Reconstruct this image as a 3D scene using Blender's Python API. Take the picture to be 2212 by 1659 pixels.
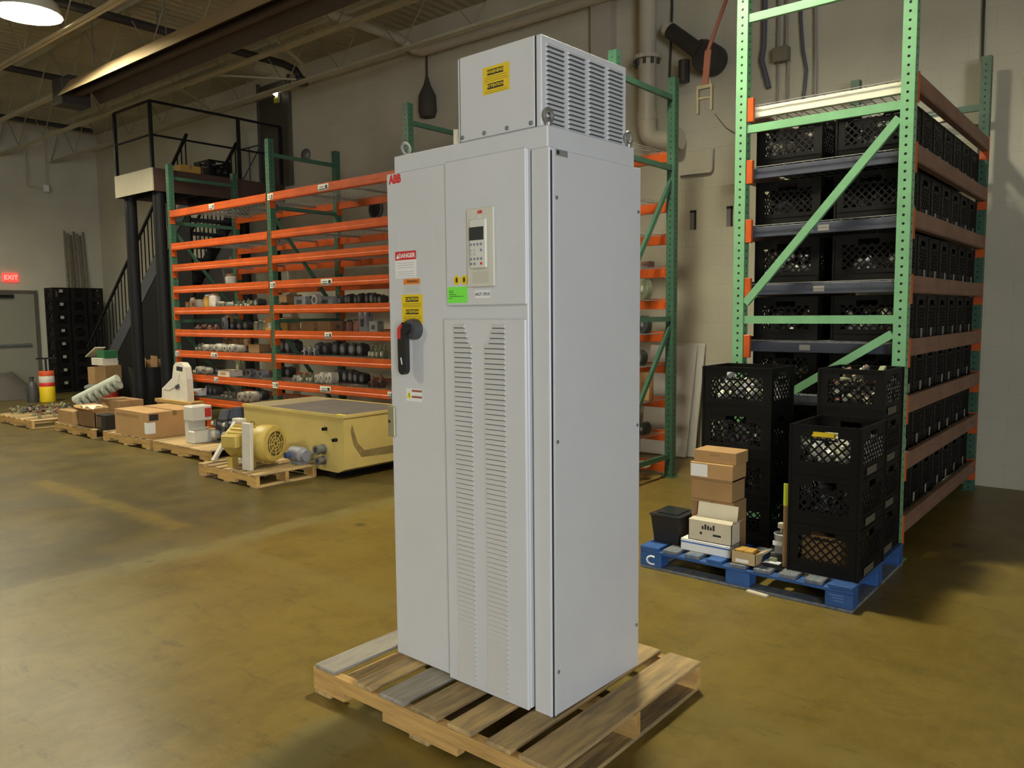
import bpy, bmesh, math, random
from mathutils import Vector, Matrix
random.seed(7)
scene = bpy.context.scene
for o in list(bpy.data.objects):
    bpy.data.objects.remove(o)
COL = scene.collection
R = math.radians

# ------------------------------------------------------------------ camera
CAM_H = 1.55
FPX, YAW, PITCH, ROLL = 1706.86, 0.691173, 0.0898115, -0.00960172
_F = Vector((-math.sin(YAW)*math.cos(PITCH), math.cos(YAW)*math.cos(PITCH), -math.sin(PITCH)))
_R0 = Vector((math.cos(YAW), math.sin(YAW), 0))
_U0 = _R0.cross(_F)
_R = _R0*math.cos(ROLL) + _U0*math.sin(ROLL)
_U = -_R0*math.sin(ROLL) + _U0*math.cos(ROLL)
cam_d = bpy.data.cameras.new('camera')
cam_d.sensor_fit = 'HORIZONTAL'
cam_d.sensor_width = 36.0
cam_d.lens = 36.0*FPX/2212.0
cam_d.clip_start = 0.05
cam = bpy.data.objects.new('camera', cam_d)
m = Matrix.Identity(4)
for i in range(3):
    m[i][0], m[i][1], m[i][2] = _R[i], _U[i], -_F[i]
m[2][3] = CAM_H
cam.matrix_world = m
COL.objects.link(cam)
scene.camera = cam

def _ray(x, y):
    return _F + _R*((x-1106.0)/FPX) + _U*((829.5-y)/FPX)
def pz(x, y, z=0.0):
    """photo pixel -> point on the horizontal plane z"""
    r = _ray(x, y); t = (z-CAM_H)/r.z
    return Vector((r.x*t, r.y*t, z))
def py(x, y, Y):
    r = _ray(x, y); t = Y/r.y
    return Vector((r.x*t, Y, CAM_H+r.z*t))
def pxx(x, y, X):
    r = _ray(x, y); t = X/r.x
    return Vector((X, r.y*t, CAM_H+r.z*t))

# ------------------------------------------------------------------ world, exposure
wd = bpy.data.worlds.new('world'); scene.world = wd
wd.use_nodes = True
bg = wd.node_tree.nodes['Background']
bg.inputs['Color'].default_value = (0.90, 0.945, 1.0, 1)      # overcast daylight outside the dock door
bg.inputs['Strength'].default_value = 17.0
scene.view_settings.view_transform = 'Standard'
scene.view_settings.look = 'None'
scene.view_settings.exposure = 0.08
scene.view_settings.gamma = 1.0
scene.view_settings.use_curve_mapping = False
LAMP_STRENGTH = 315.0
LAMP_COLOR = (1.0, 0.945, 0.73, 1)

# room: x from XL (far left wall) to XR, y from YF (behind the camera) to YB (back wall)
XL, XR, YF, YB, ZC = -18.3, 6.0, -8.0, 7.87, 5.5

# ------------------------------------------------------------------ materials
MATS = {}
def mat(name, col, rough=0.6, metal=0.0, nscale=0, namt=0.0, bscale=0, bstr=0.0, rnd=0.0, spec=0.5,
        stretch=(1, 1, 1), col2=None, emit=0.0, alpha=None, trans=0.0):
    if name in MATS:
        return MATS[name]
    M = bpy.data.materials.new(name); M.use_nodes = True
    nt = M.node_tree; N = nt.nodes; L = nt.links
    b = N['Principled BSDF']
    c = (col[0], col[1], col[2], 1)
    b.inputs['Base Color'].default_value = c
    b.inputs['Roughness'].default_value = rough
    b.inputs['Metallic'].default_value = metal
    b.inputs['Specular IOR Level'].default_value = spec
    if trans:
        b.inputs['Transmission Weight'].default_value = trans
    if emit:
        b.inputs['Emission Color'].default_value = c
        b.inputs['Emission Strength'].default_value = emit
    if nscale or bscale or rnd:
        tc = N.new('ShaderNodeTexCoord'); mp = N.new('ShaderNodeMapping')
        mp.inputs['Scale'].default_value = stretch
        oi = N.new('ShaderNodeObjectInfo')
        add = N.new('ShaderNodeVectorMath'); add.operation = 'ADD'
        sc = N.new('ShaderNodeMath'); sc.operation = 'MULTIPLY'; sc.inputs[1].default_value = 37.0
        L.new(oi.outputs['Random'], sc.inputs[0])
        L.new(tc.outputs['Object'], mp.inputs['Vector'])
        L.new(mp.outputs['Vector'], add.inputs[0])
        L.new(sc.outputs[0], add.inputs[1])
    last = None
    if nscale:
        n = N.new('ShaderNodeTexNoise'); n.inputs['Scale'].default_value = nscale
        n.inputs['Detail'].default_value = 6; n.inputs['Roughness'].default_value = 0.65
        L.new(add.outputs[0], n.inputs['Vector'])
        rp = N.new('ShaderNodeValToRGB')
        e = rp.color_ramp.elements
        d = col2 if col2 else [max(0, v*(1-namt)) for v in col[:3]]
        u = [min(1, v*(1+namt*0.5)) for v in col[:3]]
        e[0].position = 0.32; e[0].color = (d[0], d[1], d[2], 1)
        e[1].position = 0.62; e[1].color = (u[0], u[1], u[2], 1)
        L.new(n.outputs['Fac'], rp.inputs['Fac'])
        last = rp.outputs['Color']
    if rnd:
        hv = N.new('ShaderNodeHueSaturation')
        if last: L.new(last, hv.inputs['Color'])
        else: hv.inputs['Color'].default_value = c
        mr = N.new('ShaderNodeMapRange')
        mr.inputs['To Min'].default_value = 1-rnd; mr.inputs['To Max'].default_value = 1+rnd
        L.new(oi.outputs['Random'], mr.inputs['Value'])
        L.new(mr.outputs[0], hv.inputs['Value'])
        last = hv.outputs['Color']
    if last:
        L.new(last, b.inputs['Base Color'])
    if bscale:
        n2 = N.new('ShaderNodeTexNoise'); n2.inputs['Scale'].default_value = bscale
        n2.inputs['Detail'].default_value = 3
        L.new(add.outputs[0], n2.inputs['Vector'])
        bp = N.new('ShaderNodeBump'); bp.inputs['Strength'].default_value = bstr
        bp.inputs['Distance'].default_value = 0.01
        L.new(n2.outputs['Fac'], bp.inputs['Height'])
        L.new(bp.outputs['Normal'], b.inputs['Normal'])
    MATS[name] = M
    return M

# paints and plain stuff (linear colours)
GREY = mat('cabinet paint', (0.60, 0.61, 0.62), 0.42, bscale=260, bstr=0.03, nscale=3, namt=0.03)
GREYD = mat('cabinet gap', (0.02, 0.022, 0.03), 0.8)
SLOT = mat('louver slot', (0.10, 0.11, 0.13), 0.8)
SLOTL = mat('louver mesh shadow', (0.33, 0.32, 0.30), 0.8)
BEIGE = mat('keypad beige', (0.62, 0.60, 0.50), 0.5)
BEIGEL = mat('keypad light', (0.68, 0.67, 0.60), 0.45)
ZINC = mat('zinc', (0.42, 0.42, 0.42), 0.4, 0.8)
ZINCD = mat('dull steel', (0.22, 0.22, 0.23), 0.5, 0.7)
LATCH = mat('olive zinc', (0.40, 0.38, 0.24), 0.45, 0.5)
BLACK = mat('black plastic', (0.012, 0.012, 0.013), 0.45)
CRATE = mat('crate plastic', (0.006, 0.0056, 0.005), 0.55, rnd=0.3, spec=0.18)
DARK = mat('dark', (0.02, 0.02, 0.02), 0.7)
RED = mat('red', (0.62, 0.03, 0.03), 0.5)
REDP = mat('red plastic', (0.50, 0.035, 0.025), 0.45)
YEL = mat('sticker yellow', (0.78, 0.56, 0.01), 0.5)
YELB = mat('bright yellow', (0.75, 0.68, 0.02), 0.5)
ORG = mat('sticker orange', (0.75, 0.22, 0.02), 0.5)
NEON = mat('neon green', (0.20, 0.85, 0.08), 0.5)
WHITE = mat('white print', (0.78, 0.78, 0.76), 0.5)
INK = mat('ink', (0.02, 0.02, 0.02), 0.6)
LCD = mat('display', (0.035, 0.04, 0.04), 0.25)
BTN = mat('key grey blue', (0.22, 0.25, 0.33), 0.5)
WOOD_X = mat('pallet wood x', (0.58, 0.36, 0.115), 0.75, nscale=2.2, stretch=(1.5, 14, 14), col2=(0.36, 0.21, 0.07), bscale=9, bstr=0.25, rnd=0.18)
WOOD_Y = mat('pallet wood y', (0.54, 0.37, 0.155), 0.75, nscale=2.2, stretch=(14, 1.5, 14), col2=(0.23, 0.17, 0.10), bscale=9, bstr=0.25, rnd=0.25)
WOODG = mat('grey weathered wood', (0.34, 0.31, 0.26), 0.8, nscale=2.2, stretch=(14, 1.5, 14), col2=(0.20, 0.18, 0.15), bscale=9, bstr=0.3, rnd=0.1)
BLUEW = mat('blue painted wood', (0.025, 0.10, 0.31), 0.65, nscale=5, stretch=(2, 6, 6), col2=(0.02, 0.07, 0.22), bscale=14, bstr=0.2, rnd=0.15)
BLUEWORN = mat('worn blue wood', (0.20, 0.19, 0.17), 0.8, nscale=5, stretch=(9, 2, 6), col2=(0.05, 0.10, 0.20), rnd=0.15)
CARD = mat('cardboard', (0.42, 0.25, 0.10), 0.8, nscale=3, namt=0.10, rnd=0.12)
CARDD = mat('cardboard darker', (0.29, 0.17, 0.07), 0.8, nscale=3, namt=0.12, rnd=0.12)
CARDL = mat('pale cardboard', (0.58, 0.52, 0.38), 0.8, nscale=3, namt=0.08)
TAPE = mat('packing tape', (0.28, 0.16, 0.07), 0.35)
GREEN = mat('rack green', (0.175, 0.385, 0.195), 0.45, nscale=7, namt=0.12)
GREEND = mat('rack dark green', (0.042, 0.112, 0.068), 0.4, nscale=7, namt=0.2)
ORANGE = mat('rack orange', (0.50, 0.082, 0.010), 0.40, nscale=4, namt=0.2)
ORANGEF = mat('faded rack orange', (0.23, 0.12, 0.075), 0.65, nscale=5, namt=0.25)
WIRE = mat('wire deck zinc', (0.34, 0.33, 0.30), 0.45, 0.4)
BLUEST = mat('blue grey steel', (0.055, 0.06, 0.085), 0.5, nscale=4, namt=0.2)
CREAMST = mat('cream steel', (0.66, 0.62, 0.50), 0.5)
TANK = mat('cream enamel', (0.60, 0.47, 0.155), 0.5, nscale=2.5, namt=0.12, bscale=30, bstr=0.04)
TANKTOP = mat('tank lid grey', (0.14, 0.125, 0.11), 0.7, nscale=6, namt=0.2)
STAIN = mat('scorched stain', (0.26, 0.19, 0.07), 0.8, nscale=9, namt=0.4)
GOLD = mat('motor ochre', (0.52, 0.38, 0.09), 0.45, nscale=8, namt=0.15)
GOLDD = mat('motor ochre dark', (0.25, 0.18, 0.05), 0.6)
OFFW = mat('off white paint', (0.66, 0.62, 0.52), 0.5, nscale=6, namt=0.10)
PVC = mat('pvc white', (0.62, 0.60, 0.52), 0.4)
BLKST = mat('black steel', (0.008, 0.008, 0.009), 0.6, spec=0.25)
CHAR = mat('charcoal steel', (0.055, 0.06, 0.07), 0.5)
PLATB = mat('platform beige', (0.52, 0.47, 0.33), 0.6, nscale=4, namt=0.08)
PLATBR = mat('platform brown', (0.07, 0.035, 0.025), 0.6)
PIPEW = mat('painted pipe', (0.50, 0.46, 0.36), 0.5)
DUCT = mat('dark duct', (0.03, 0.028, 0.026), 0.5)
HEATT = mat('heater reflector tan', (0.34, 0.25, 0.13), 0.55, 0.1, nscale=3, namt=0.1)
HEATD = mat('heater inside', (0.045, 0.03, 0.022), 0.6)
STRAP = mat('orange strap', (0.17, 0.055, 0.03), 0.8)
FORK = mat('fork olive', (0.20, 0.17, 0.10), 0.6)
GREYBIN = mat('grey tote', (0.20, 0.20, 0.18), 0.5)
DOORM = mat('door grey', (0.25, 0.235, 0.185), 0.55)
FRAMEM = mat('door frame brown', (0.10, 0.085, 0.065), 0.5)
CONC = mat('pilaster paint', (0.44, 0.41, 0.33), 0.8, nscale=2, namt=0.06)
JOIST = mat('joist paint', (0.46, 0.42, 0.29), 0.6, nscale=3, namt=0.08)
WEBM = mat('joist web paint', (0.28, 0.25, 0.17), 0.7)
TAGM = mat('shelf tag', (0.70, 0.68, 0.58), 0.6)
TAGD = mat('dull crate tag', (0.30, 0.28, 0.24), 0.6)
TAGB = mat('brown crate tag', (0.10, 0.088, 0.062), 0.7)
SILV = mat('scrap silver', (0.42, 0.42, 0.40), 0.35, 0.5, rnd=0.4)
PALE = mat('pale parts', (0.60, 0.57, 0.45), 0.45, nscale=6, namt=0.2, rnd=0.2)
OLIVE = mat('olive parts', (0.20, 0.21, 0.12), 0.5, nscale=6, namt=0.2, rnd=0.2)
DKGR = mat('dark parts', (0.045, 0.045, 0.042), 0.5, rnd=0.5)
RUST = mat('reddish parts', (0.20, 0.09, 0.06), 0.6, rnd=0.3)
GRYP = mat('grey parts', (0.22, 0.22, 0.24), 0.5, rnd=0.3)
CLEAR = mat('frosted tub', (0.42, 0.43, 0.45), 0.35)
EXITR = mat('exit sign red', (0.9, 0.04, 0.03), 0.5, emit=2.2)
EXITW = mat('exit letters', (1.0, 0.22, 0.18), 0.5, emit=2.0)
LENS = mat('lamp lens', LAMP_COLOR[:3], 0.5, emit=LAMP_STRENGTH)
SMALLL = mat('small lamp', (1.0, 0.95, 0.8), 0.5, emit=6.0)

# ------------------------------------------------------------------ geometry helpers
class B:
    """collects simple solids, then links them as ONE mesh object"""
    def __init__(s):
        s.v = []; s.f = []; s.mi = []; s.cur = 0
    def m(s, i):
        s.cur = i; return s
    def add(s, vs, fs):
        k = len(s.v); s.v += [tuple(v) for v in vs]
        for f in fs:
            s.f.append([k+i for i in f]); s.mi.append(s.cur)
        return s
    def box(s, x0, x1, y0, y1, z0, z1, c=0.0):
        if c <= 0:
            v = [(x, y, z) for z in (z0, z1) for y in (y0, y1) for x in (x0, x1)]
            return s.add(v, [(0, 2, 3, 1), (4, 5, 7, 6), (0, 1, 5, 4), (2, 6, 7, 3), (0, 4, 6, 2), (1, 3, 7, 5)])
        return s.mat4(Matrix.Translation(((x0+x1)/2, (y0+y1)/2, (z0+z1)/2)), (x1-x0)/2, (y1-y0)/2, (z1-z0)/2, c)
    def mat4(s, M, a, b, d, c=0.0):
        """box of half sizes a,b,d transformed by M, chamfered by c"""
        if c <= 0:
            v = [(x, y, z) for z in (-d, d) for y in (-b, b) for x in (-a, a)]
            fs = [(0, 2, 3, 1), (4, 5, 7, 6), (0, 1, 5, 4), (2, 6, 7, 3), (0, 4, 6, 2), (1, 3, 7, 5)]
            return s.add([M @ Vector(p) for p in v], fs)
        v = []; idx = {}
        for sx in (-1, 1):
            for sy in (-1, 1):
                for sz in (-1, 1):
                    for ax in range(3):
                        p = [sx*(a-c), sy*(b-c), sz*(d-c)]
                        p[ax] = (sx*a, sy*b, sz*d)[ax]
                        idx[(sx, sy, sz, ax)] = len(v); v.append(Vector(p))
        fs = []
        for ax in range(3):
            o1, o2 = [k for k in range(3) if k != ax]
            for sg in (-1, 1):
                q = []
                for (p1, p2) in ((-1, -1), (1, -1), (1, 1), (-1, 1)):
                    k = [0, 0, 0]; k[ax] = sg; k[o1] = p1; k[o2] = p2
                    q.append(idx[(k[0], k[1], k[2], ax)])
                fs.append(q)
        for ax in range(3):          # edge running along ax
            o1, o2 = [k for k in range(3) if k != ax]
            for p1 in (-1, 1):
                for p2 in (-1, 1):
                    q = []
                    for sg, face in ((-1, o1), (1, o1), (1, o2), (-1, o2)):
                        k = [0, 0, 0]; k[ax] = sg; k[o1] = p1; k[o2] = p2
                        q.append(idx[(k[0], k[1], k[2], face)])
                    fs.append(q)
        for sx in (-1, 1):
            for sy in (-1, 1):
                for sz in (-1, 1):
                    fs.append([idx[(sx, sy, sz, 0)], idx[(sx, sy, sz, 1)], idx[(sx, sy, sz, 2)]])
        return s.add([M @ p for p in v], fs)
    def bar(s, p, q, w, h, up=(0, 0, 1), c=0.0):
        """rectangular bar from p to q, width w (sideways), height h (along up)"""
        p = Vector(p); q = Vector(q); d = q-p; l = d.length
        x = d.normalized(); u = Vector(up)
        y = u.cross(x)
        if y.length < 1e-4: y = Vector((0, 1, 0)).cross(x)
        y.normalize(); z = x.cross(y)
        M = Matrix(((x.x, y.x, z.x, (p.x+q.x)/2), (x.y, y.y, z.y, (p.y+q.y)/2), (x.z, y.z, z.z, (p.z+q.z)/2), (0, 0, 0, 1)))
        return s.mat4(M, l/2, w/2, h/2, c)
    def tube(s, pts, r, n=8, cap=True, closed=False):
        pts = [Vector(p) for p in pts]; rs = r if isinstance(r, (list, tuple)) else [r]*len(pts)
        rings = []; prev = None
        for i, p in enumerate(pts):
            if closed:
                d = pts[(i+1) % len(pts)]-pts[i-1]
            else:
                d = (pts[min(i+1, len(pts)-1)]-pts[max(i-1, 0)])
            d.normalize()
            if prev is None:
                a = Vector((0, 0, 1)) if abs(d.z) < 0.9 else Vector((1, 0, 0))
                e1 = d.cross(a).normalized()
            else:
                e1 = (prev - d*prev.dot(d)).normalized()
            prev = e1; e2 = d.cross(e1)
            rings.append([p+(e1*math.cos(2*math.pi*k/n)+e2*math.sin(2*math.pi*k/n))*rs[i] for k in range(n)])
        v = [q for rg in rings for q in rg]; fs = []
        cnt = len(rings) if closed else len(rings)-1
        for i in range(cnt):
            j = (i+1) % len(rings)
            for k in range(n):
                fs.append((i*n+k, i*n+(k+1) % n, j*n+(k+1) % n, j*n+k))
        if cap and not closed:
            fs.append(tuple(range(n-1, -1, -1))); fs.append(tuple((len(rings)-1)*n+k for k in range(n)))
        return s.add(v, fs)
    def lathe(s, prof, n=16, M=None, cap=True):
        """prof: list of (radius, z); axis = local z of M"""
        M = M or Matrix.Identity(4)
        v = []; fs = []
        for r, z in prof:
            for k in range(n):
                a = 2*math.pi*k/n
                v.append(M @ Vector((r*math.cos(a), r*math.sin(a), z)))
        for i in range(len(prof)-1):
            for k in range(n):
                fs.append((i*n+k, i*n+(k+1) % n, (i+1)*n+(k+1) % n, (i+1)*n+k))
        if cap:
            fs.append(tuple(range(n-1, -1, -1))); fs.append(tuple((len(prof)-1)*n+k for k in range(n)))
        return s.add(v, fs)
    def prism(s, poly, h0, h1, axis='y'):
        """poly: 2-D outline; axis y: (x,z) outline swept in y; x: (y,z); z: (x,y)"""
        n = len(poly); v = []
        for h in (h0, h1):
            for a, b in poly:
                v.append({'y': (a, h, b), 'x': (h, a, b), 'z': (a, b, h)}[axis])
        fs = [tuple(range(n)), tuple(range(2*n-1, n-1, -1))]
        for k in range(n):
            fs.append((k, (k+1) % n, n+(k+1) % n, n+k))
        return s.add(v, fs)
    def mesh(s, name, mats, smooth=False):
        me = bpy.data.meshes.new(name)
        me.from_pydata(s.v, [], s.f)
        mats = mats if isinstance(mats, (list, tuple)) else [mats]
        for x in mats: me.materials.append(x)
        me.polygons.foreach_set('material_index', s.mi)
        bm = bmesh.new(); bm.from_mesh(me)
        bmesh.ops.recalc_face_normals(bm, faces=bm.faces)
        bm.to_mesh(me); bm.free()
        if smooth:
            me.polygons.foreach_set('use_smooth', [True]*len(me.polygons))
            try: me.set_sharp_from_angle(angle=R(38))
            except Exception: pass
        me.update()
        return me
    def obj(s, name, mats, parent=None, loc=None, rot=None, smooth=False):
        return ob(name, s.mesh(name, mats, smooth), parent, loc, rot)

def ob(name, me, parent=None, loc=None, rot=None):
    o = bpy.data.objects.new(name, me); COL.objects.link(o)
    if parent is not None: o.parent = parent
    if loc is not None: o.location = loc
    if rot is not None: o.rotation_euler = rot
    return o
def tag(o, label=None, cat=None, group=None, kind=None):
    if label: o['label'] = label
    if cat: o['category'] = cat
    if group: o['group'] = group
    if kind: o['kind'] = kind
    return o
def thing(name, label, cat, loc=(0, 0, 0), rz=0.0, group=None):
    o = bpy.data.objects.new(name, None); COL.objects.link(o)
    o.empty_display_size = 0.1
    o.location = loc; o.rotation_euler = (0, 0, rz)
    return tag(o, label, cat, group)
def dup(root, loc, rot=None, label=None, group=None):
    r = root.copy(); COL.objects.link(r); r.location = loc
    if rot is not None: r.rotation_euler = rot if isinstance(rot, (tuple, list)) else (0, 0, rot)
    if label: r['label'] = label
    if group: r['group'] = group
    for ch in list(root.children):
        c = ch.copy(); COL.objects.link(c); c.parent = r
        for g in list(ch.children):
            d = g.copy(); COL.objects.link(d); d.parent = c
    return r
def lab(o, s):
    o['label'] = s; return o
_tc = {}
def textmesh(s, size, extrude=0.0004, bold=0.0, sx=1.0):
    key = (s, size, extrude, bold, sx)
    if key in _tc: return _tc[key]
    cu = bpy.data.curves.new('lettering', 'FONT'); cu.body = s; cu.size = size
    cu.align_x = 'CENTER'; cu.align_y = 'CENTER'; cu.extrude = extrude; cu.offset = bold
    cu.resolution_u = 2
    t = bpy.data.objects.new('lettering', cu); COL.objects.link(t)
    dg = bpy.context.evaluated_depsgraph_get(); dg.update()
    me = bpy.data.meshes.new_from_object(t.evaluated_get(dg))
    bpy.data.objects.remove(t); bpy.data.curves.remove(cu)
    if sx != 1.0:
        for v in me.vertices: v.co.x *= sx
    me.materials.clear()
    _tc[key] = me
    return me
def text(s, size, M, parent, loc, rot, name='lettering', bold=0.0, sx=1.0):
    me = textmesh(s, size, 0.0004, bold, sx).copy(); me.materials.append(M)
    return ob(name, me, parent, loc, rot)
FRONT = (R(90), 0, 0)         # lettering facing -y
RIGHT = (R(90), 0, R(90))     # lettering facing +x

# ================================================================== the room
def nodes_for(name):
    M = bpy.data.materials.new(name); M.use_nodes = True
    nt = M.node_tree
    return M, nt, nt.nodes, nt.links, nt.nodes['Principled BSDF']
def floor_material():
    M, nt, N, L, b = nodes_for('stained concrete')
    tc = N.new('ShaderNodeTexCoord')
    sp = N.new('ShaderNodeSeparateXYZ'); L.new(tc.outputs['Object'], sp.inputs[0])
    def noise(scale, detail=6, rough=0.6, sc=None):
        n = N.new('ShaderNodeTexNoise'); n.inputs['Scale'].default_value = scale
        n.inputs['Detail'].default_value = detail; n.inputs['Roughness'].default_value = rough
        if sc:
            mp = N.new('ShaderNodeMapping'); mp.inputs['Scale'].default_value = sc
            L.new(tc.outputs['Object'], mp.inputs[0]); L.new(mp.outputs[0], n.inputs['Vector'])
        else:
            L.new(tc.outputs['Object'], n.inputs['Vector'])
        return n.outputs['Fac']
    def mth(op, a, c, cl=False):
        n = N.new('ShaderNodeMath'); n.operation = op; n.use_clamp = cl
        for i, v in enumerate((a, c)):
            if isinstance(v, (int, float)): n.inputs[i].default_value = v
            else: L.new(v, n.inputs[i])
        return n.outputs[0]
    def mix(f, a, c):
        n = N.new('ShaderNodeMix'); n.data_type = 'RGBA'
        if isinstance(f, (int, float)): n.inputs[0].default_value = f
        else: L.new(f, n.inputs[0])
        for i, v in ((6, a), (7, c)):
            if isinstance(v, tuple): n.inputs[i].default_value = (*v, 1)
            else: L.new(v, n.inputs[i])
        return n.outputs[2]
    def ramp(v, a, c):
        n = N.new('ShaderNodeMapRange'); n.inputs[1].default_value = a; n.inputs[2].default_value = c
        L.new(v, n.inputs[0]); return n.outputs[0]
    wob = mth('MULTIPLY', mth('SUBTRACT', noise(2.5, 4), 0.5), 0.22)
    X = mth('ADD', sp.outputs[0], wob); Y = mth('ADD', sp.outputs[1], wob)
    def band(v, a, c, soft=0.03):
        return mth('MULTIPLY', ramp(v, a-soft, a+soft), ramp(v, c+soft, c-soft))
    base = mix(ramp(noise(0.8, 8, 0.7), 0.40, 0.60), (0.151, 0.101, 0.017), (0.211, 0.150, 0.033))
    base = mix(mth('MULTIPLY', ramp(noise(3.1, 9, 0.75), 0.46, 0.66), 0.7), base, (0.109, 0.074, 0.016))
    fine = noise(14, 8, 0.75, (1, 0.35, 1))
    base = mix(mth('MULTIPLY', ramp(fine, 0.46, 0.70), 0.6), base, (0.231, 0.167, 0.039))
    # darker, greyer slab beyond the joint band, towards the racks
    dark = mth('MULTIPLY', ramp(X, -4.75, -5.15), ramp(Y, -3.0, 1.0))
    base = mix(mth('MULTIPLY', dark, 0.82), base, mix(ramp(noise(1.6, 8, 0.72), 0.44, 0.62), (0.056, 0.045, 0.017), (0.114, 0.084, 0.023)))
    # paler slab towards the front left: lamp glow painted into the colour
    pale = mth('MULTIPLY', ramp(X, -2.0, -4.2), ramp(Y, 2.2, 0.6))
    base = mix(mth('MULTIPLY', mth('MULTIPLY', pale, ramp(X, -5.15, -4.9)), 0.45), base, (0.192, 0.159, 0.057))
    # worn joint bands and an old yellow line
    g = noise(5, 5)
    gm = ramp(g, 0.25, 0.55)
    base = mix(mth('MULTIPLY', mth('MULTIPLY', band(X, -5.02, -4.80), gm), 0.75), base, (0.192, 0.159, 0.057))
    base = mix(mth('MULTIPLY', mth('MULTIPLY', band(Y, 2.66, 2.84), mth('MULTIPLY', ramp(X, -4.9, -4.8), gm)), 0.9), base, (0.192, 0.144, 0.036))
    base = mix(mth('MULTIPLY', mth('MULTIPLY', band(Y, 2.74, 2.92), mth('MULTIPLY', band(X, -8.2, -5.5), gm)), 0.8), base, (0.192, 0.129, 0.021))
    base = mix(mth('MULTIPLY', mth('MULTIPLY', band(X, -2.42, -2.16), mth('MULTIPLY', ramp(Y, 2.1, 1.9), gm)), 0.9), base, (0.192, 0.159, 0.060))
    base = mix(mth('MULTIPLY', mth('MULTIPLY', band(X, -6.75, -6.62), mth('MULTIPLY', band(Y, 0.9, 2.9), gm)), 0.5), base, (0.176, 0.129, 0.033))
    scuff = noise(7, 9, 0.8, (0.5, 1.6, 1))
    base = mix(mth('MULTIPLY', ramp(scuff, 0.54, 0.68), 0.6), base, (0.054, 0.040, 0.014))
    # oily spots
    v = N.new('ShaderNodeTexVoronoi'); v.inputs['Scale'].default_value = 1.6
    L.new(tc.outputs['Object'], v.inputs['Vector'])
    vd = mth('ADD', v.outputs['Distance'], mth('MULTIPLY', mth('SUBTRACT', noise(9, 4), 0.5), 0.12))
    base = mix(mth('MULTIPLY', ramp(vd, 0.095, 0.06), mth('MULTIPLY', ramp(noise(0.9, 3), 0.36, 0.5), 0.75)), base, (0.030, 0.032, 0.013))
    L.new(base, b.inputs['Base Color'])
    rg = mth('ADD', mth('MULTIPLY', noise(1.7, 5), 0.30), 0.22)
    L.new(rg, b.inputs['Roughness'])
    b.inputs['Specular IOR Level'].default_value = 0.35
    bp = N.new('ShaderNodeBump'); bp.inputs['Strength'].default_value = 0.12; bp.inputs['Distance'].default_value = 0.004
    L.new(noise(30, 4), bp.inputs['Height']); L.new(bp.outputs[0], b.inputs['Normal'])
    return M
def wall_material(name, axis, col, grad=0.0):
    M, nt, N, L, b = nodes_for(name)
    tc = N.new('ShaderNodeTexCoord'); sp = N.new('ShaderNodeSeparateXYZ'); cb = N.new('ShaderNodeCombineXYZ')
    L.new(tc.outputs['Object'], sp.inputs[0])
    L.new(sp.outputs[axis], cb.inputs[0]); L.new(sp.outputs[2], cb.inputs[1])
    br = N.new('ShaderNodeTexBrick'); br.inputs['Scale'].default_value = 1.0
    br.inputs['Brick Width'].default_value = 0.406; br.inputs['Row Height'].default_value = 0.203
    br.inputs['Mortar Size'].default_value = 0.006; br.inputs['Mortar Smooth'].default_value = 0.6
    L.new(cb.outputs[0], br.inputs['Vector'])
    n = N.new('ShaderNodeTexNoise'); n.inputs['Scale'].default_value = 1.3; n.inputs['Detail'].default_value = 7
    L.new(tc.outputs['Object'], n.inputs['Vector'])
    rp = N.new('ShaderNodeValToRGB'); e = rp.color_ramp.elements
    e[0].position = 0.3; e[0].color = (col[0]*0.84, col[1]*0.84, col[2]*0.86, 1)
    e[1].position = 0.7; e[1].color = (*col, 1)
    L.new(n.outputs['Fac'], rp.inputs[0])
    mx = N.new('ShaderNodeMix'); mx.data_type = 'RGBA'; mx.blend_type = 'MULTIPLY'
    mx.inputs[0].default_value = 0.10
    L.new(rp.outputs[0], mx.inputs[6]); L.new(br.outputs['Color'], mx.inputs[7])
    br.inputs['Color1'].default_value = (1, 1, 1, 1); br.inputs['Color2'].default_value = (.92, .92, .92, 1)
    br.inputs['Mortar'].default_value = (0.6, 0.6, 0.6, 1)
    L.new(mx.outputs[2], b.inputs['Base Color'])
    b.inputs['Roughness'].default_value = 0.75
    bp = N.new('ShaderNodeBump'); bp.inputs['Strength'].default_value = 0.25; bp.inputs['Distance'].default_value = 0.004
    bp.invert = True
    L.new(br.outputs['Fac'], bp.inputs['Height']); L.new(bp.outputs[0], b.inputs['Normal'])
    return M
def deck_material():
    M, nt, N, L, b = nodes_for('painted roof deck')
    tc = N.new('ShaderNodeTexCoord')
    w = N.new('ShaderNodeTexWave'); w.bands_direction = 'X'; w.inputs['Scale'].default_value = 2.0
    w.inputs['Distortion'].default_value = 0
    L.new(tc.outputs['Object'], w.inputs['Vector'])
    n = N.new('ShaderNodeTexNoise'); n.inputs['Scale'].default_value = 0.8; n.inputs['Detail'].default_value = 6
    L.new(tc.outputs['Object'], n.inputs['Vector'])
    rp = N.new('ShaderNodeValToRGB'); e = rp.color_ramp.elements
    e[0].position = .3; e[0].color = (0.36, 0.33, 0.225, 1); e[1].position = .7; e[1].color = (0.45, 0.41, 0.28, 1)
    L.new(n.outputs['Fac'], rp.inputs[0]); L.new(rp.outputs[0], b.inputs['Base Color'])
    b.inputs['Roughness'].default_value = 0.7
    bp = N.new('ShaderNodeBump'); bp.inputs['Strength'].default_value = 0.35; bp.inputs['Distance'].default_value = 0.03
    L.new(w.outputs['Fac'], bp.inputs['Height']); L.new(bp.outputs[0], b.inputs['Normal'])
    return M
WALLCOL = (0.56, 0.53, 0.41)
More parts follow.
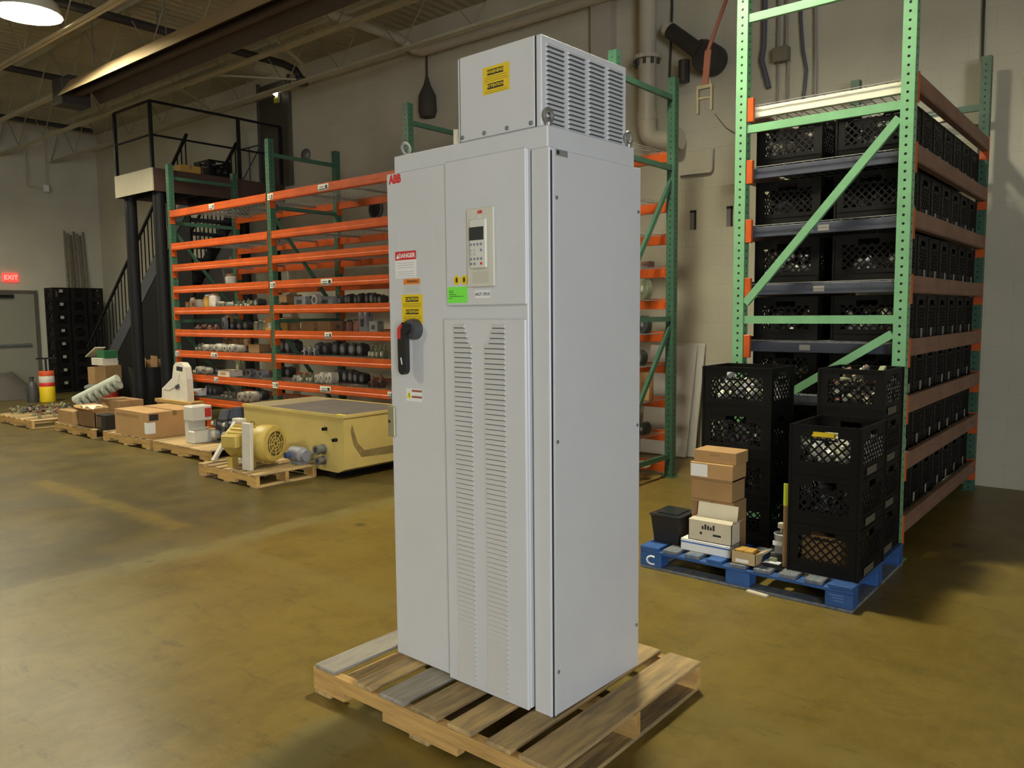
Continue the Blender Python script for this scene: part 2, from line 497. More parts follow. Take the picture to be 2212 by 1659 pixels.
fl = B().box(XL, XR, YF, YB, -0.15, 0.0).obj('floor', floor_material()); tag(fl, 'stained brown concrete warehouse floor', kind='structure')
wb = B().box(XL-0.2, XR+0.2, YB, YB+0.2, -0.15, ZC+0.2).obj('wall_back', wall_material('painted block back', 0, WALLCOL)); tag(wb, 'cream painted block wall behind the racks', kind='structure')
wl = B().box(XL-0.2, XL, YF, YB, -0.15, ZC+0.2).obj('wall_left', wall_material('painted block left', 1, WALLCOL)); tag(wl, 'cream painted block wall with the exit door', kind='structure')
DY0, DY1, DZ = -6.8, -2.6, 3.6
wr = B()
wr.box(XR, XR+0.2, YF, DY0, -0.15, ZC+0.2); wr.box(XR, XR+0.2, DY1, YB, -0.15, ZC+0.2); wr.box(XR, XR+0.2, DY0, DY1, DZ, ZC+0.2)
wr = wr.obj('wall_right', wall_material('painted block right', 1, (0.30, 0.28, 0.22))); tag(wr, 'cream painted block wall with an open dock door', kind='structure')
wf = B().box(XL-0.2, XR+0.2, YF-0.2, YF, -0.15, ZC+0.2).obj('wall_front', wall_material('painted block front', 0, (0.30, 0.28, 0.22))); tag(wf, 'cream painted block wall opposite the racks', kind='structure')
ce = B().box(XL-0.2, XR+0.2, YF-0.2, YB+0.2, ZC, ZC+0.2).obj('ceiling', deck_material()); tag(ce, 'cream painted metal roof deck on open joists', kind='structure')
# sky light samples through the dock door
pl = bpy.data.lights.new('dock_door_portal', 'AREA'); pl.shape = 'RECTANGLE'; pl.size = DY1-DY0; pl.size_y = DZ
pl.cycles.is_portal = True
plo = bpy.data.objects.new('dock_door_portal', pl); COL.objects.link(plo)
plo.location = (XR+0.05, (DY0+DY1)/2, DZ/2); plo.rotation_euler = (R(90), 0, R(90))

# open web joists (parts of the ceiling), bottom chord low, zig-zag web, top chord under the deck
jl = XR-XL-0.1
def joist_meshes():
    a = B()
    a.box(-jl/2, jl/2, -0.045, -0.006, -0.003, 0.003); a.box(-jl/2, jl/2, 0.006, 0.045, -0.003, 0.003)
    a.box(-jl/2, jl/2, -0.010, -0.004, 0.0, 0.045); a.box(-jl/2, jl/2, 0.004, 0.010, 0.0, 0.045)
    w = B(); st = 0.6; x = -jl/2; k = 0; hh = ZC-4.78
    while x+st < jl/2:
        w.tube([(x, 0, 0.02 if k % 2 == 0 else hh-0.03), (x+st, 0, hh-0.03 if k % 2 == 0 else 0.02)], 0.008, 6)
        x += st; k += 1
    return a.mesh('chord', JOIST), w.mesh('web', WEBM)
jc, jw = joist_meshes()
for yy in (6.92, 5.92, 4.95, 3.95, 2.95, 1.95, 0.95, -0.05):
    j = ob('joist', jc, ce, ((XL+XR)/2, yy, 4.78))
    ob('web', jw, j, (0, 0, 0)); ob('top_chord', jc, j, (0, 0, ZC-4.78-0.004), (R(180), 0, 0))
ld = B(); ld.box(XL+0.01, XR-0.01, YB-0.09, YB-0.001, 5.14, 5.16); ld.box(XL+0.01, XR-0.01, YB-0.012, YB-0.001, 5.16, 5.26)
ld = ld.obj('trim_1', JOIST); tag(ld, 'steel ledger angle along the top of the back wall', kind='structure')
# flat bridging straps crossing under the deck
for (xa, ya, xb, yb2) in ((603, 92, 668, 152), (385, 188, 455, 238), (450, 162, 640, 172)):
    p = pz(xa, ya, 4.82); q = pz(xb, yb2, 4.82)
    B().bar(p, q, 0.035, 0.02).obj('bridging', JOIST, ce)
# pilaster on the back wall
pa = py(1283, 40, YB-0.05); pb = py(1327, 40, YB-0.05)
pi_ = B().box(pa.x, pb.x, YB-0.12, YB-0.001, 0, 5.1).obj('trim_2', CONC); tag(pi_, 'shallow painted pilaster on the back wall', kind='structure')

# exit door in the far left wall
dY0, dY1, dH = 5.50, 6.44, 2.05
d1 = B().box(XL+0.002, XL+0.045, dY0, dY1, 0.005, dH).obj('door_1', DOORM); tag(d1, 'grey steel exit door with a push bar', kind='structure')
B().box(XL+0.002, XL+0.075, dY0-0.06, dY0-0.002, 0, dH+0.06).obj('jamb', FRAMEM, d1)
B().box(XL+0.002, XL+0.075, dY1+0.002, dY1+0.06, 0, dH+0.06).obj('jamb', FRAMEM, d1)
B().box(XL+0.002, XL+0.075, dY0-0.002, dY1+0.002, dH+0.003, dH+0.06).obj('head_jamb', FRAMEM, d1)
pbz = pxx(40, 745, XL).z
pb_ = B(); pb_.box(XL+0.07, XL+0.10, dY0+0.08, dY1-0.1, pbz-0.025, pbz+0.025, 0.008)
pb_.box(XL+0.045, XL+0.075, dY0+0.1, dY0+0.2, pbz-0.035, pbz+0.035); pb_.box(XL+0.045, XL+0.075, dY1-0.2, dY1-0.12, pbz-0.035, pbz+0.035)
pb_.obj('push_bar', ZINCD, d1)
B().box(XL+0.045, XL+0.10, dY0+0.25, dY0+0.55, dH-0.10, dH-0.03).obj('door_closer', BLKST, d1)
# dark door up on the mezzanine landing, in the back wall
q0 = py(562, 190, YB); q1 = py(632, 400, YB)
d2 = B().box(q0.x, q1.x, YB-0.03, YB-0.001, 3.66, q0.z, 0).obj('door_2', mat('dark brown door', (0.06, 0.052, 0.042), 0.6)); tag(d2, 'dark brown door at the back of the mezzanine landing', kind='structure')
B().box(q0.x-0.05, q0.x, YB-0.05, YB-0.001, 3.66, q0.z+0.05).obj('jamb', FRAMEM, d2)
B().box(q1.x, q1.x+0.05, YB-0.05, YB-0.001, 3.66, q0.z+0.05).obj('jamb', FRAMEM, d2)

# ------------------------------------------------------------------ lamps
def make_lamp(loc, label):
    t = thing('high_bay_lamp', label, 'lamp', loc, 0.0, 'high bay lamps')
    hb = B(); hb.box(-0.12, 0.12, -0.12, 0.12, 0.30, 0.52, 0.02); hb.lathe([(0.05, 0.24), (0.11, 0.27), (0.11, 0.31)], 12)
    hb.obj('housing', CHAR, t)
    B().tube([(0, 0, 0.50), (0, 0, ZC-loc[2]-0.002)], 0.012, 6).obj('hanger_rod', ZINCD, t)
    B().lathe([(0.08, 0.255), (0.20, 0.22), (0.305, 0.13), (0.352, 0.0), (0.342, 0.0), (0.295, 0.125), (0.19, 0.21), (0.08, 0.245)], 20, cap=False).obj('reflector', CREAMST, t, smooth=True)
    B().lathe([(0.286, 0.134), (0.284, 0.129), (0.01, 0.124)], 24).obj('lens', LENS, t)
    return t
lamp0 = make_lamp((-9.62, 3.50, 4.80), 'glowing high bay lamp hanging from the roof deck beside the long heater')
for (x, y) in ((-2.65, 4.15), (-14.2, 3.9), (-6.2, -2.9), (-10.2, -5.6)):
    dup(lamp0, (x, y, 4.80), 0, 'glowing high bay lamp hanging above the open floor in front of the racks')

# ================================================================== pallet builder
def make_pallet(name, label, x0, y0, L, W, boards, H=0.125, wx=WOOD_X, wy=WOOD_Y, greys=(), along='y', rz=0.0, group=None, bottom=3):
    """boards along y on notched stringers along x; boards = [(start, width), ...] along x"""
    t = thing(name, label, 'pallet', (x0, y0, 0), rz, group)
    bt = 0.017; sh = H-2*bt
    def string_outline():
        p = [(0, 0)]
        for c in (L*0.25, L*0.75):
            w = min(0.115, L*0.10)
            p += [(c-w, 0), (c-w, sh*0.40), (c+w, sh*0.40), (c+w, 0)]
        p += [(L, 0), (L, sh), (0, sh)]
        return p
    so = B().prism(string_outline(), -0.019, 0.019, 'y').mesh('stringer', wx)
    for yy in (0.02, W/2, W-0.02):
        ob('stringer', so, t, (0, yy, bt))
    cache = {}
    for i, (s, w) in enumerate(boards):
        g = i in greys
        key = (round(w, 3), g)
        if key not in cache:
            cache[key] = B().box(-w/2, w/2, -W/2, W/2, -bt/2, bt/2, 0.003).mesh('deck_board', WOODG if g else wy)
        ob('deck_board', cache[key], t, (s+w/2, W/2, H-bt/2), (0, 0, random.uniform(-0.006, 0.006)))
    bb = B().box(-0.05, 0.05, -W/2, W/2, -bt/2, bt/2, 0.003).mesh('bottom_board', wy)
    for k in range(bottom):
        ob('bottom_board', bb, t, (0.055+(L-0.11)*k/(bottom-1), W/2, bt/2))
    return t

PX0, PY0, PLEN, PWID = -2.635, 1.885, 1.235, 1.0
def _pu(x, y): return pz(x, y, 0.125).x-PX0
main_boards = []
for (a, b_) in (((687, 1431), (729, 1449)), ((768, 1471), (808, 1485)), ((822, 1494), (868, 1520)), ((888, 1525), (942, 1553)), ((965, 1561), (1013, 1586)), ((1042, 1602), (1102, 1622)), ((1120, 1631), (1262, 1700))):
    main_boards.append((_pu(*a), max(0.07, _pu(*b_)-_pu(*a))))
main_boards = [(max(0.0, s), w) for s, w in main_boards]
s_, w_ = main_boards[-1]; main_boards[-1] = (s_, PLEN-s_)
make_pallet('wooden_pallet', 'weathered wooden pallet carrying the tall grey cabinet', PX0, PY0, PLEN, PWID, main_boards, greys=(0, 2))

# ================================================================== electrical cabinet
CW, CD, CH = 0.8313, 0.5546, 1.98
CTH = -0.0348
CX, CY, CZ = -1.5964, 2.1317, 0.1255
cab = thing('electrical_cabinet', 'tall light grey drive cabinet with louvred door, keypad and roof vent box, on a pallet', 'cabinet',
            (CX-CW*math.cos(CTH), CY-CW*math.sin(CTH), CZ), CTH)
# carcass with a folded front frame
b = B()
b.box(0.012, CW-0.014, 0.035, CD, 0.0, CH-0.008, 0.004)
b.obj('body', GREY, cab)
b = B(); b.box(0.7475, CW-0.004, 0.006, 0.036, 0.0, CH-0.006, 0.004); b.obj('corner_post', GREY, cab)
b = B(); b.box(0.7385, 0.7475, 0.020, 0.036, 0.0, CH-0.006); b.box(CW-0.0135, CW-0.0035, 0.012, 0.034, 0.0, CH-0.02); b.obj('gap', GREYD, cab)
# side panel (right)
b = B(); b.box(CW-0.014, CW+0.002, 0.022, CD+0.002, 0.004, CH-0.012, 0.003); sp_ = b.obj('side_panel', GREY, cab)
b = B(); b.box(CW-0.003, CW+0.0035, 0.0185, 0.0235, 0.004, CH-0.012, 0.001); b.obj('panel_edge', GREY, sp_)
scr = B().lathe([(0.0065, 0), (0.0065, 0.003), (0.004, 0.005)], 8, Matrix.Rotation(R(90), 4, 'Y')).mesh('screw', ZINCD)
for yy, zz in ((0.036, 1.807), (0.036, 0.981), (0.036, 0.161), (0.538, 1.803), (0.538, 0.983), (0.538, 0.177)):
    ob('screw', scr, sp_, (CW+0.0015, yy, zz))
b = B().box(CW+0.002, CW+0.0028, 0.034, 0.098, 1.945, 1.966); tg = b.obj('rating_tag', mat('tag grey', (0.30, 0.30, 0.28), 0.4, 0.3), sp_)
B().box(CW+0.0028, CW+0.0032, 0.038, 0.052, 1.950, 1.962).obj('print_block', INK, tg)
# front door
door = B().box(-0.001, 0.7375, 0.0, 0.034, 0.006, CH-0.002, 0.004).obj('door', GREY, cab)
up = B().box(0.345, 0.7385, -0.011, -0.0005, 1.452, CH, 0.004).obj('upper_panel', GREY, cab)
lo = B().box(0.331, 0.7385, -0.017, -0.0005, 0.004, 1.404, 0.005).obj('lower_panel', GREY, cab)
# faint raised rectangle on the door
b = B()
for (x0, x1, z0, z1) in ((0.07, 0.2655, 1.757, 1.7585), (0.07, 0.2655, 1.6015, 1.603), (0.264, 0.2655, 1.603, 1.757), (0.07, 0.0715, 1.603, 1.757)):
    b.box(x0, x1, -0.0008, 0.0, z0, z1)
b.obj('embossed_line', GREY, door)
# louvres on the lower panel: each one a separate pressed slat
def louver_mesh(w, h, d, slot, arch=0.0):
    q = B()
    a = w/2
    n = 4 if arch else 1
    top = [(-a, 0, h/2)]; 
    q.add([(-a, 0, h*0.5), (a, 0, h*0.5), (a-0.004, -d, -h*0.30), (-a+0.004, -d, -h*0.30)], [(0, 1, 2, 3)])
    q.add([(-a, 0, h*0.5), (-a+0.004, -d, -h*0.30), (-a, 0, -h*0.34)], [(0, 1, 2)])
    q.add([(a, 0, h*0.5), (a-0.004, -d, -h*0.30), (a, 0, -h*0.34)], [(2, 1, 0)])
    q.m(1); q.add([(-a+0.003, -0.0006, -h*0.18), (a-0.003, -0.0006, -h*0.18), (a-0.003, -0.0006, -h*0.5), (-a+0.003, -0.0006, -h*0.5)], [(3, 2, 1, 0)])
    return q
def louver_obj(name, w, h, d, mats):
    q = louver_mesh(w, h, d, 0)
    me = bpy.data.meshes.new(name); me.from_pydata(q.v, [], q.f)
    for x in mats: me.materials.append(x)
    me.polygons.foreach_set('material_index', q.mi); me.update()
    return me
LSHADE = mat('shaded louvre paint', (0.53, 0.52, 0.50), 0.5)  # cabinet paint darkened, shade on the slats put into the colour
pitch = 0.0182
lcache = {}
for col, (xl, xr) in enumerate(((0.386, 0.482), (0.541, 0.645))):
    z = 1.378; k = 0
    while z > 0.03:
        x0, x1 = xl, xr
        if k < 4:
            if col == 0: x1 = xl+0.060+k*0.007
            else: x0 = xr-0.064-k*0.006
        w = x1-x0
        key = round(w, 4)
        if key not in lcache: lcache[key] = louver_obj('louver', w, pitch*0.98, 0.0065, (LSHADE, SLOT))
        ob('louver', lcache[key], lo, ((x0+x1)/2, -0.0172, z))
        z -= pitch; k += 1

# disconnect handle
h = B(); h.lathe([(0.041, 0), (0.041, 0.022), (0.037, 0.036), (0.02, 0.039)], 28, Matrix.Translation((0.158, 0, 1.364)) @ Matrix.Rotation(R(90), 4, 'X'))
hd = h.obj('switch_knob', mat('handle grey', (0.06, 0.06, 0.065), 0.4), cab, smooth=True)
pr = []
for k in range(9):
    a = R(180+k*22.5); pr.append((0.134+0.0225*math.cos(a), 1.210+0.0225*math.sin(a)))
pr += [(0.1565, 1.345), (0.175, 1.360), (0.172, 1.385), (0.140, 1.392), (0.1115, 1.368)]
h = B(); h.prism(pr, -0.056, -0.034, 'y'); lv = h.obj('lever', BLACK, hd)
h = B(); h.prism([(0.1135, 1.328), (0.1135, 1.366), (0.136, 1.387), (0.141, 1.380), (0.130, 1.362), (0.130, 1.328)], -0.0572, -0.0540, 'y'); h.obj('red_stripe', RED, hd)
h = B(); h.bar((0.130, -0.0565, 1.255), (0.137, -0.0565, 1.228), 0.004, 0.004); h.obj('scuff_mark', WHITE, hd)
# latch plate on the left edge
b = B(); b.box(-0.014, 0.026, -0.010, -0.0006, 0.925, 1.050, 0.003); b.box(-0.014, -0.0015, -0.010, 0.05, 0.925, 1.05)
lt = b.obj('latch_plate', LATCH, cab)
ob('rivet', B().lathe([(0.006, 0), (0.006, 0.003)], 8, Matrix.Rotation(R(90), 4, 'X')).mesh('rivet', INK), lt, (-0.004, -0.0095, 0.987))

# stickers: a plate with lettering on it
def sticker(name, x0, x1, z0, z1, M, y=-0.0002, t=0.0007, parent=cab, c=0.0):
    return B().box(x0, x1, y-t, y, z0, z1, 0).obj(name, M, parent)
def lines(parent, x0, x1, zs, y, M=INK, hgt=0.0018, frac=(0.85, 1.0)):
    q = B()
    for z in zs:
        w = (x1-x0)*random.uniform(*frac); c = (x0+x1)/2
        q.box(c-w/2, c+w/2, y-0.0004, y, z-hgt/2, z+hgt/2)
    return q.obj('print_line', M, parent)
UPY = -0.011
text('ABB', 0.045, RED, door, (0.052, -0.0006, 1.953), FRONT, bold=0.0026, sx=0.86)
s = lab(sticker('danger_sticker', 0.044, 0.168, 1.566, 1.636, WHITE), 'white danger notice with a red header')
B().box(0.044, 0.168, -0.0014, -0.0009, 1.636, 1.670).obj('header', RED, s)
text('DANGER', 0.024, WHITE, s, (0.114, -0.0018, 1.652), FRONT, bold=0.0006)
B().prism([(0.050, 1.642), (0.068, 1.642), (0.059, 1.660)], -0.0019, -0.0014, 'y').obj('triangle', WHITE, s)
lines(s, 0.050, 0.160, (1.624, 1.615, 1.606, 1.590, 1.582, 1.574), -0.0009, mat('faded print', (0.45, 0.42, 0.42), 0.6))
s = lab(sticker('warning_sticker', 0.091, 0.188, 1.506, 1.540, mat('warning grey', (0.55, 0.55, 0.53), 0.5)), 'grey notice with an orange header')
B().box(0.091, 0.188, -0.0014, -0.0007, 1.540, 1.561).obj('header', ORG, s)
text('WARNING', 0.014, INK, s, (0.145, -0.0018, 1.5505), FRONT)
lines(s, 0.096, 0.183, (1.532, 1.524, 1.516), -0.0009, mat('faded print2', (0.42, 0.42, 0.42), 0.6), 0.0012)
s = lab(sticker('caution_sticker', 0.078, 0.200, 1.386, 1.500, YEL), 'yellow caution and attention notice')
for (zz, word, sz) in ((1.481, 'CAUTION', 0.016), (1.432, 'ATTENTION', 0.0145)):
    B().box(0.101, 0.177, -0.0014, -0.0008, zz-0.0095, zz+0.0095).obj('black_header', INK, s)
    text(word, sz, YEL, s, (0.139, -0.0018, zz), FRONT, bold=0.0003)
lines(s, 0.084, 0.194, (1.464, 1.458, 1.452, 1.415, 1.408, 1.402, 1.396), -0.0009, mat('brown print', (0.22, 0.15, 0.01), 0.6), 0.0018)
s = lab(sticker('hazard_sticker', 0.094, 0.186, 1.078, 1.128, WHITE), 'small white hazard sticker with a yellow triangle')
B().prism([(0.096, 1.090), (0.126, 1.090), (0.111, 1.117)], -0.0013, -0.0008, 'y').obj('triangle', YELB, s)
B().box(0.1095, 0.1125, -0.0017, -0.0012, 1.0955, 1.109).obj('bolt_mark', INK, s)
RB = mat('print red brown', (0.30, 0.10, 0.05), 0.6)
B().box(0.127, 0.186, -0.0013, -0.0008, 1.116, 1.124).obj('print_line', RB, s); B().box(0.127, 0.186, -0.0013, -0.0008, 1.092, 1.100).obj('print_line', RB, s)
s = lab(sticker('green_sticker', 0.352, 0.456, 1.463, 1.522, NEON, UPY-0.0002, parent=up), 'neon green inventory sticker')
lines(s, 0.358, 0.385, (1.507, 1.501), UPY-0.0010); lines(s, 0.358, 0.402, (1.494,), UPY-0.0010); lines(s, 0.358, 0.440, (1.487,), UPY-0.0010); lines(s, 0.358, 0.378, (1.480,), UPY-0.0010)
s = sticker('name_label', 0.495, 0.570, 1.478, 1.506, WHITE, UPY-0.0002, parent=up)
text('AGT-7010', 0.0165, INK, s, (0.5325, UPY-0.0013, 1.492), FRONT)
for xc in (0.402, 0.441):
    d = B().lathe([(0.0175, 0), (0.0175, 0.0012)], 20, Matrix.Translation((xc, UPY-0.0002, 1.546)) @ Matrix.Rotation(R(90), 4, 'X')).obj('round_sticker', YEL, up)
    lab(d, 'round yellow sticker')
    B().prism([(xc-0.005, 1.538), (xc+0.005, 1.538), (xc+0.005, 1.552), (xc, 1.557), (xc-0.005, 1.552)], UPY-0.0020, UPY-0.0014, 'y').obj('symbol', INK, d)
# keypad
kp = B().box(0.465, 0.598, UPY-0.010, UPY-0.0003, 1.518, 1.797, 0.003).obj('keypad_bezel', BEIGE, cab); lab(kp, 'beige control keypad with a display')
ky = UPY-0.010
text('ABB', 0.0155, RED, kp, (0.5325, ky-0.0006, 1.7815), FRONT, bold=0.0006, sx=0.86)
B().lathe([(0.0075, 0), (0.0075, 0.0015)], 12, Matrix.Translation((0.531, ky, 1.764)) @ Matrix.Rotation(R(90), 4, 'X')).obj('latch_button', BEIGEL, kp)
B().box(0.489, 0.571, ky-0.012, ky-0.0003, 1.583, 1.758, 0.004).obj('key_panel', BEIGEL, kp)
k2 = ky-0.012
B().box(0.491, 0.561, k2-0.0012, k2-0.0002, 1.683, 1.729).obj('display', LCD, kp)
kb = B().lathe([(0.0052, 0), (0.0052, 0.0016)], 8, Matrix.Rotation(R(90), 4, 'X')).mesh('key', BTN)
kr = B().lathe([(0.0052, 0), (0.0052, 0.0016)], 8, Matrix.Rotation(R(90), 4, 'X')).mesh('key', RED)
kw = B().lathe([(0.0052, 0), (0.0052, 0.0016)], 8, Matrix.Rotation(R(90), 4, 'X')).mesh('key', mat('key pale', (0.5, 0.52, 0.55), 0.5))
rows = {1.668: 'BBBB', 1.647: 'WW B', 1.634: 'WW  ', 1.617: 'BBBB', 1.600: 'BB R'}
for zz, s4 in rows.items():
    for i, ch in enumerate(s4):
        if ch != ' ':
            ob('key', {'B': kb, 'R': kr, 'W': kw}[ch], kp, (0.499+0.0165*i, k2, zz))
q = B()
for i in range(8):
    q.box(0.493, 0.571, ky-0.0006, ky-0.0001, 1.533+i*0.0052, 1.5345+i*0.0052)
q.obj('grille', mat('grille line', (0.42, 0.40, 0.33), 0.6), kp)

# roof curb and vent box
b = B(); b.box(0.012, 0.802, 0.030, CD+0.004, CH-0.009, 2.050, 0.004); b.obj('roof_curb', GREY, cab)
vx0, vx1, vy0, vy1, vz0, vz1 = 0.372, 0.771, 0.037, 0.548, 2.050, 2.352
vb = B().box(vx0, vx1, vy0, vy1, vz0, vz1, 0.004).obj('vent_box', GREY, cab)
fc = B().box(vx0+0.018, vx1-0.026, vy0-0.006, vy0-0.0005, vz0+0.002, vz1-0.002, 0.002).obj('front_cover', GREY, vb)
B().box(vx0+0.013, vx0+0.018, vy0-0.002, vy0, vz0+0.002, vz1-0.003).obj('gap', GREYD, vb)
B().box(vx1-0.026, vx1-0.021, vy0-0.002, vy0, vz0+0.002, vz1-0.003).obj('gap', GREYD, vb)
bo = B().lathe([(0.0075, 0), (0.0075, 0.004), (0.005, 0.006)], 8, Matrix.Rotation(R(90), 4, 'X')).mesh('bolt', ZINCD)
for i in range(4):
    ob('bolt', bo, vb, (vx0+0.030+i*0.1095, vy0-0.006, vz0+0.016))
s = lab(sticker('warning_sticker', 0.507, 0.634, 2.196, 2.290, YEL, vy0-0.0062, parent=cab), 'yellow warning and attention notice on the vent box')
for (zz, word, sz) in ((2.270, 'WARNING', 0.016), (2.222, 'ATTENTION', 0.0145)):
    B().box(0.530, 0.606, vy0-0.0076, vy0-0.0069, zz-0.0095, zz+0.0095).obj('black_header', INK, s)
    text(word, sz, YEL, s, (0.568, vy0-0.0080, zz), FRONT, bold=0.0003)
lines(s, 0.513, 0.628, (2.254, 2.247, 2.240, 2.206, 2.200), vy0-0.0070, mat('brown print', (0.22, 0.15, 0.01), 0.6), 0.0012)
# louvres on its right side, four columns
sl = louver_obj('louver', 0.100, 0.0158, 0.0075, (GREY, SLOT))
nr = 18; rp_ = 0.0156
for c in range(4):
    yc = vy0+0.022+0.052+c*0.1205
    for r_ in range(nr):
        ob('louver', sl, vb, (vx1+0.0003, yc, vz1-0.030-r_*rp_), (0, 0, R(90)))
# lifting eyes and a cable stub
ring = B()
ring.tube([(0.021*math.cos(2*math.pi*k/20), 0, 0.036+0.021*math.sin(2*math.pi*k/20)) for k in range(20)], 0.0065, 8, closed=True)
ring.lathe([(0.011, 0), (0.011, 0.012)], 10)
ringm = ring.mesh('lifting_eye', ZINC, True)
for (x, y) in ((0.035, 0.075), (0.7885, 0.052), (0.7885, 0.540), (0.035, 0.540)):
    ob('lifting_eye', ringm, cab, (x, y, 2.0495), (0, 0, R(90)))
B().tube([(0.296, 0.10, 2.0495), (0.296, 0.10, 2.122)], 0.010, 10).obj('cable_stub', CREAMST, cab)

# ================================================================== pallet racks
def post_mesh(h, M):
    """square rack post 75 x 75 mm, punched with rows of holes on the -y and +x faces"""
    q = B(); a = 0.0375; pit = 0.0508; n = int(h/pit)
    def face(place):
        # one cell: outer rectangle ring of 8 points around a small octagonal hole
        for k in range(n):
            z0 = k*pit; zc = z0+pit/2; hr = 0.0085; zt = z0+pit if k < n-1 else h
            out = [(-a, z0), (0, z0), (a, z0), (a, zc), (a, zt), (0, zt), (-a, zt), (-a, zc)]
            inn = [(hr*math.cos(R(225+45*i)), zc+hr*math.sin(R(225+45*i))) for i in range(8)]
            q.add([place(u, z) for u, z in out]+[place(u, z) for u, z in inn],
                  [(i, (i+1) % 8, 8+(i+1) % 8, 8+i) for i in range(8)])
    face(lambda u, z: (u, -a, z))
    face(lambda u, z: (a, u, z))
    q.add([(-a, -a, 0), (-a, a, 0), (-a, a, h), (-a, -a, h)], [(0, 1, 2, 3)])
    q.add([(-a, a, 0), (a, a, 0), (a, a, h), (-a, a, h)], [(0, 1, 2, 3)])
    q.m(1)                                   # dark hollow inside
    i = a-0.004
    q.add([(-i, -i, 0), (i, -i, 0), (i, -i, h), (-i, -i, h), (i, i, 0), (i, i, h)], [(0, 1, 2, 3), (1, 4, 5, 2)])
    q.m(0)
    q.box(-0.06, 0.06, -0.06, 0.06, 0.0, 0.006)
    me = bpy.data.meshes.new('post'); me.from_pydata(q.v, [], q.f)
    me.materials.append(M); me.materials.append(DARK); me.polygons.foreach_set('material_index', q.mi); me.update()
    return me
def step_beam(L, hgt, M, d=0.05):
    """beam along +x of length L, front face at y=0 (towards -y), with the stepped top edge"""
    q = B()
    prof = [(0, -hgt/2), (0, hgt*0.5), (d*0.62, hgt*0.5), (d*0.62, hgt*0.5-0.028), (d, hgt*0.5-0.028), (d, -hgt/2)]
    q.prism(prof, 0, L, 'x')
    q.prism([(0, -hgt/2+0.004), (-0.006, -hgt/2+0.008), (-0.006, -hgt*0.10), (0, -hgt*0.02)], 0.01, L-0.01, 'x')      # pressed lip along the lower half
    return q.mesh('beam', M)
def wire_deck(L, D, nx, ny, wr=0.004):
    q = B()
    for i in range(nx+1):
        x = L*i/nx; q.box(x-wr/2, x+wr/2, 0, D, 0.0, wr)
    for j in range(ny+1):
        y = D*j/ny; q.box(0, L, y-wr/2, y+wr/2, wr, 2*wr)
    for k in range(3):                                         # channel supports
        x = L*(0.17+0.33*k); q.box(x-0.014, x+0.014, 0, D, -0.022, -0.001)
    return q.mesh('wire_deck', WIRE)

# ---- long orange rack row along the back wall
RX = [-10.76, -8.36, -5.95, -3.53]
RYF, RYR, RH = 5.60, 6.585, 3.64
LEV = [0.09, 0.385, 0.70, 1.025, 1.315, 1.62, 1.912, 2.212, 2.505, 2.955]
row = thing('pallet_rack', 'long row of orange beams and dark green posts along the back wall', 'rack', ((RX[0]+RX[-1])/2, (RYF+RYR)/2, 0))
rox, roy = (RX[0]+RX[-1])/2, (RYF+RYR)/2
pm = post_mesh(RH, GREEND)
for i, x in enumerate(RX):
    for y in (RYF, RYR):
        po = ob('post', pm, row, (x-rox, y-roy, 0))
    zs = [0.20, 1.48, 2.84, 3.46]
    for z in zs:
        B().bar((x-rox, RYF+0.036-roy, z), (x-rox, RYR-0.036-roy, z), 0.032, 0.045).obj('brace', GREEND, row)
    for (zl, zh) in ((0.27, 1.40), (1.56, 2.72)):
        za, zb_ = (zl, zh) if i == 3 else (zh, zl)
        B().bar((x-rox, RYF+0.04-roy, za), (x-rox, RYR-0.04-roy, zb_), 0.03, 0.04).obj('diagonal_brace', GREEND, row)
bl = RX[1]-RX[0]-0.08
bm_ = step_beam(bl, 0.098, ORANGE)
ep = B().box(-0.0025, 0.0025, -0.006, 0.072, -0.13, 0.055).mesh('end_plate', ORANGE)
wdm = wire_deck(bl-0.02, RYR-RYF-0.02, 26, 14, 0.0035)
for i in range(3):
    x0 = RX[i]+0.04
    sxc = (RX[i+1]-RX[i]-0.08)/bl
    for li, z in enumerate(LEV):
        for side in (0, 1):
            yb = RYF-0.0375-0.004 if side == 0 else RYR+0.0375+0.004
            if i == 2 and side == 0 and False: continue
            o = ob('beam', bm_, row, (x0-rox, yb-roy, z), (0, 0, 0))
            o.scale = (sxc, 1, 1)
            if side == 1:
                o.rotation_euler = (0, 0, math.pi); o.location.x = x0+bl*sxc-rox
            ob('end_plate', ep, o, (0.0, 0, 0)); ob('end_plate', ep, o, (bl, 0, 0))
        if li > 0:
            w = ob('wire_deck', wdm, row, (x0+0.01-rox, RYF+0.01-roy, z+0.028)); w.scale = (sxc, 1, 1)
# location tags on the front beams (pixel, level)
def row_tag(px, py_, w=0.10, h=0.075):
    p = py(px, py_, RYF-0.046)
    z = min(LEV, key=lambda l: abs(l-p.z))
    t = B().box(p.x-w/2-rox, p.x+w/2-rox, RYF-0.0475-roy, RYF-0.0455-roy, z-h*0.5, z+h*0.5).obj('location_tag', TAGM, row)
    q = B()
    for k in range(2):
        q.box(p.x-w*0.36-rox, p.x+w*0.1-rox, RYF-0.0482-roy, RYF-0.0475-roy, z-0.018+k*0.022, z-0.010+k*0.022)
    q.box(p.x+w*0.18-rox, p.x+w*0.40-rox, RYF-0.0482-roy, RYF-0.0475-roy, z-0.012, z+0.022)
    q.obj('print_block', INK, t)
for (a, c, w) in ((457, 449, .13), (584, 426, .12), (698, 402, .19), (589, 616, .11), (705, 609, .20), (383, 766, .10), (463, 771, .16), (709, 724, .13), (467, 819, .10), (595, 829, .12), (703, 839, .20), (843, 852, .08)):
    row_tag(a, c, w)

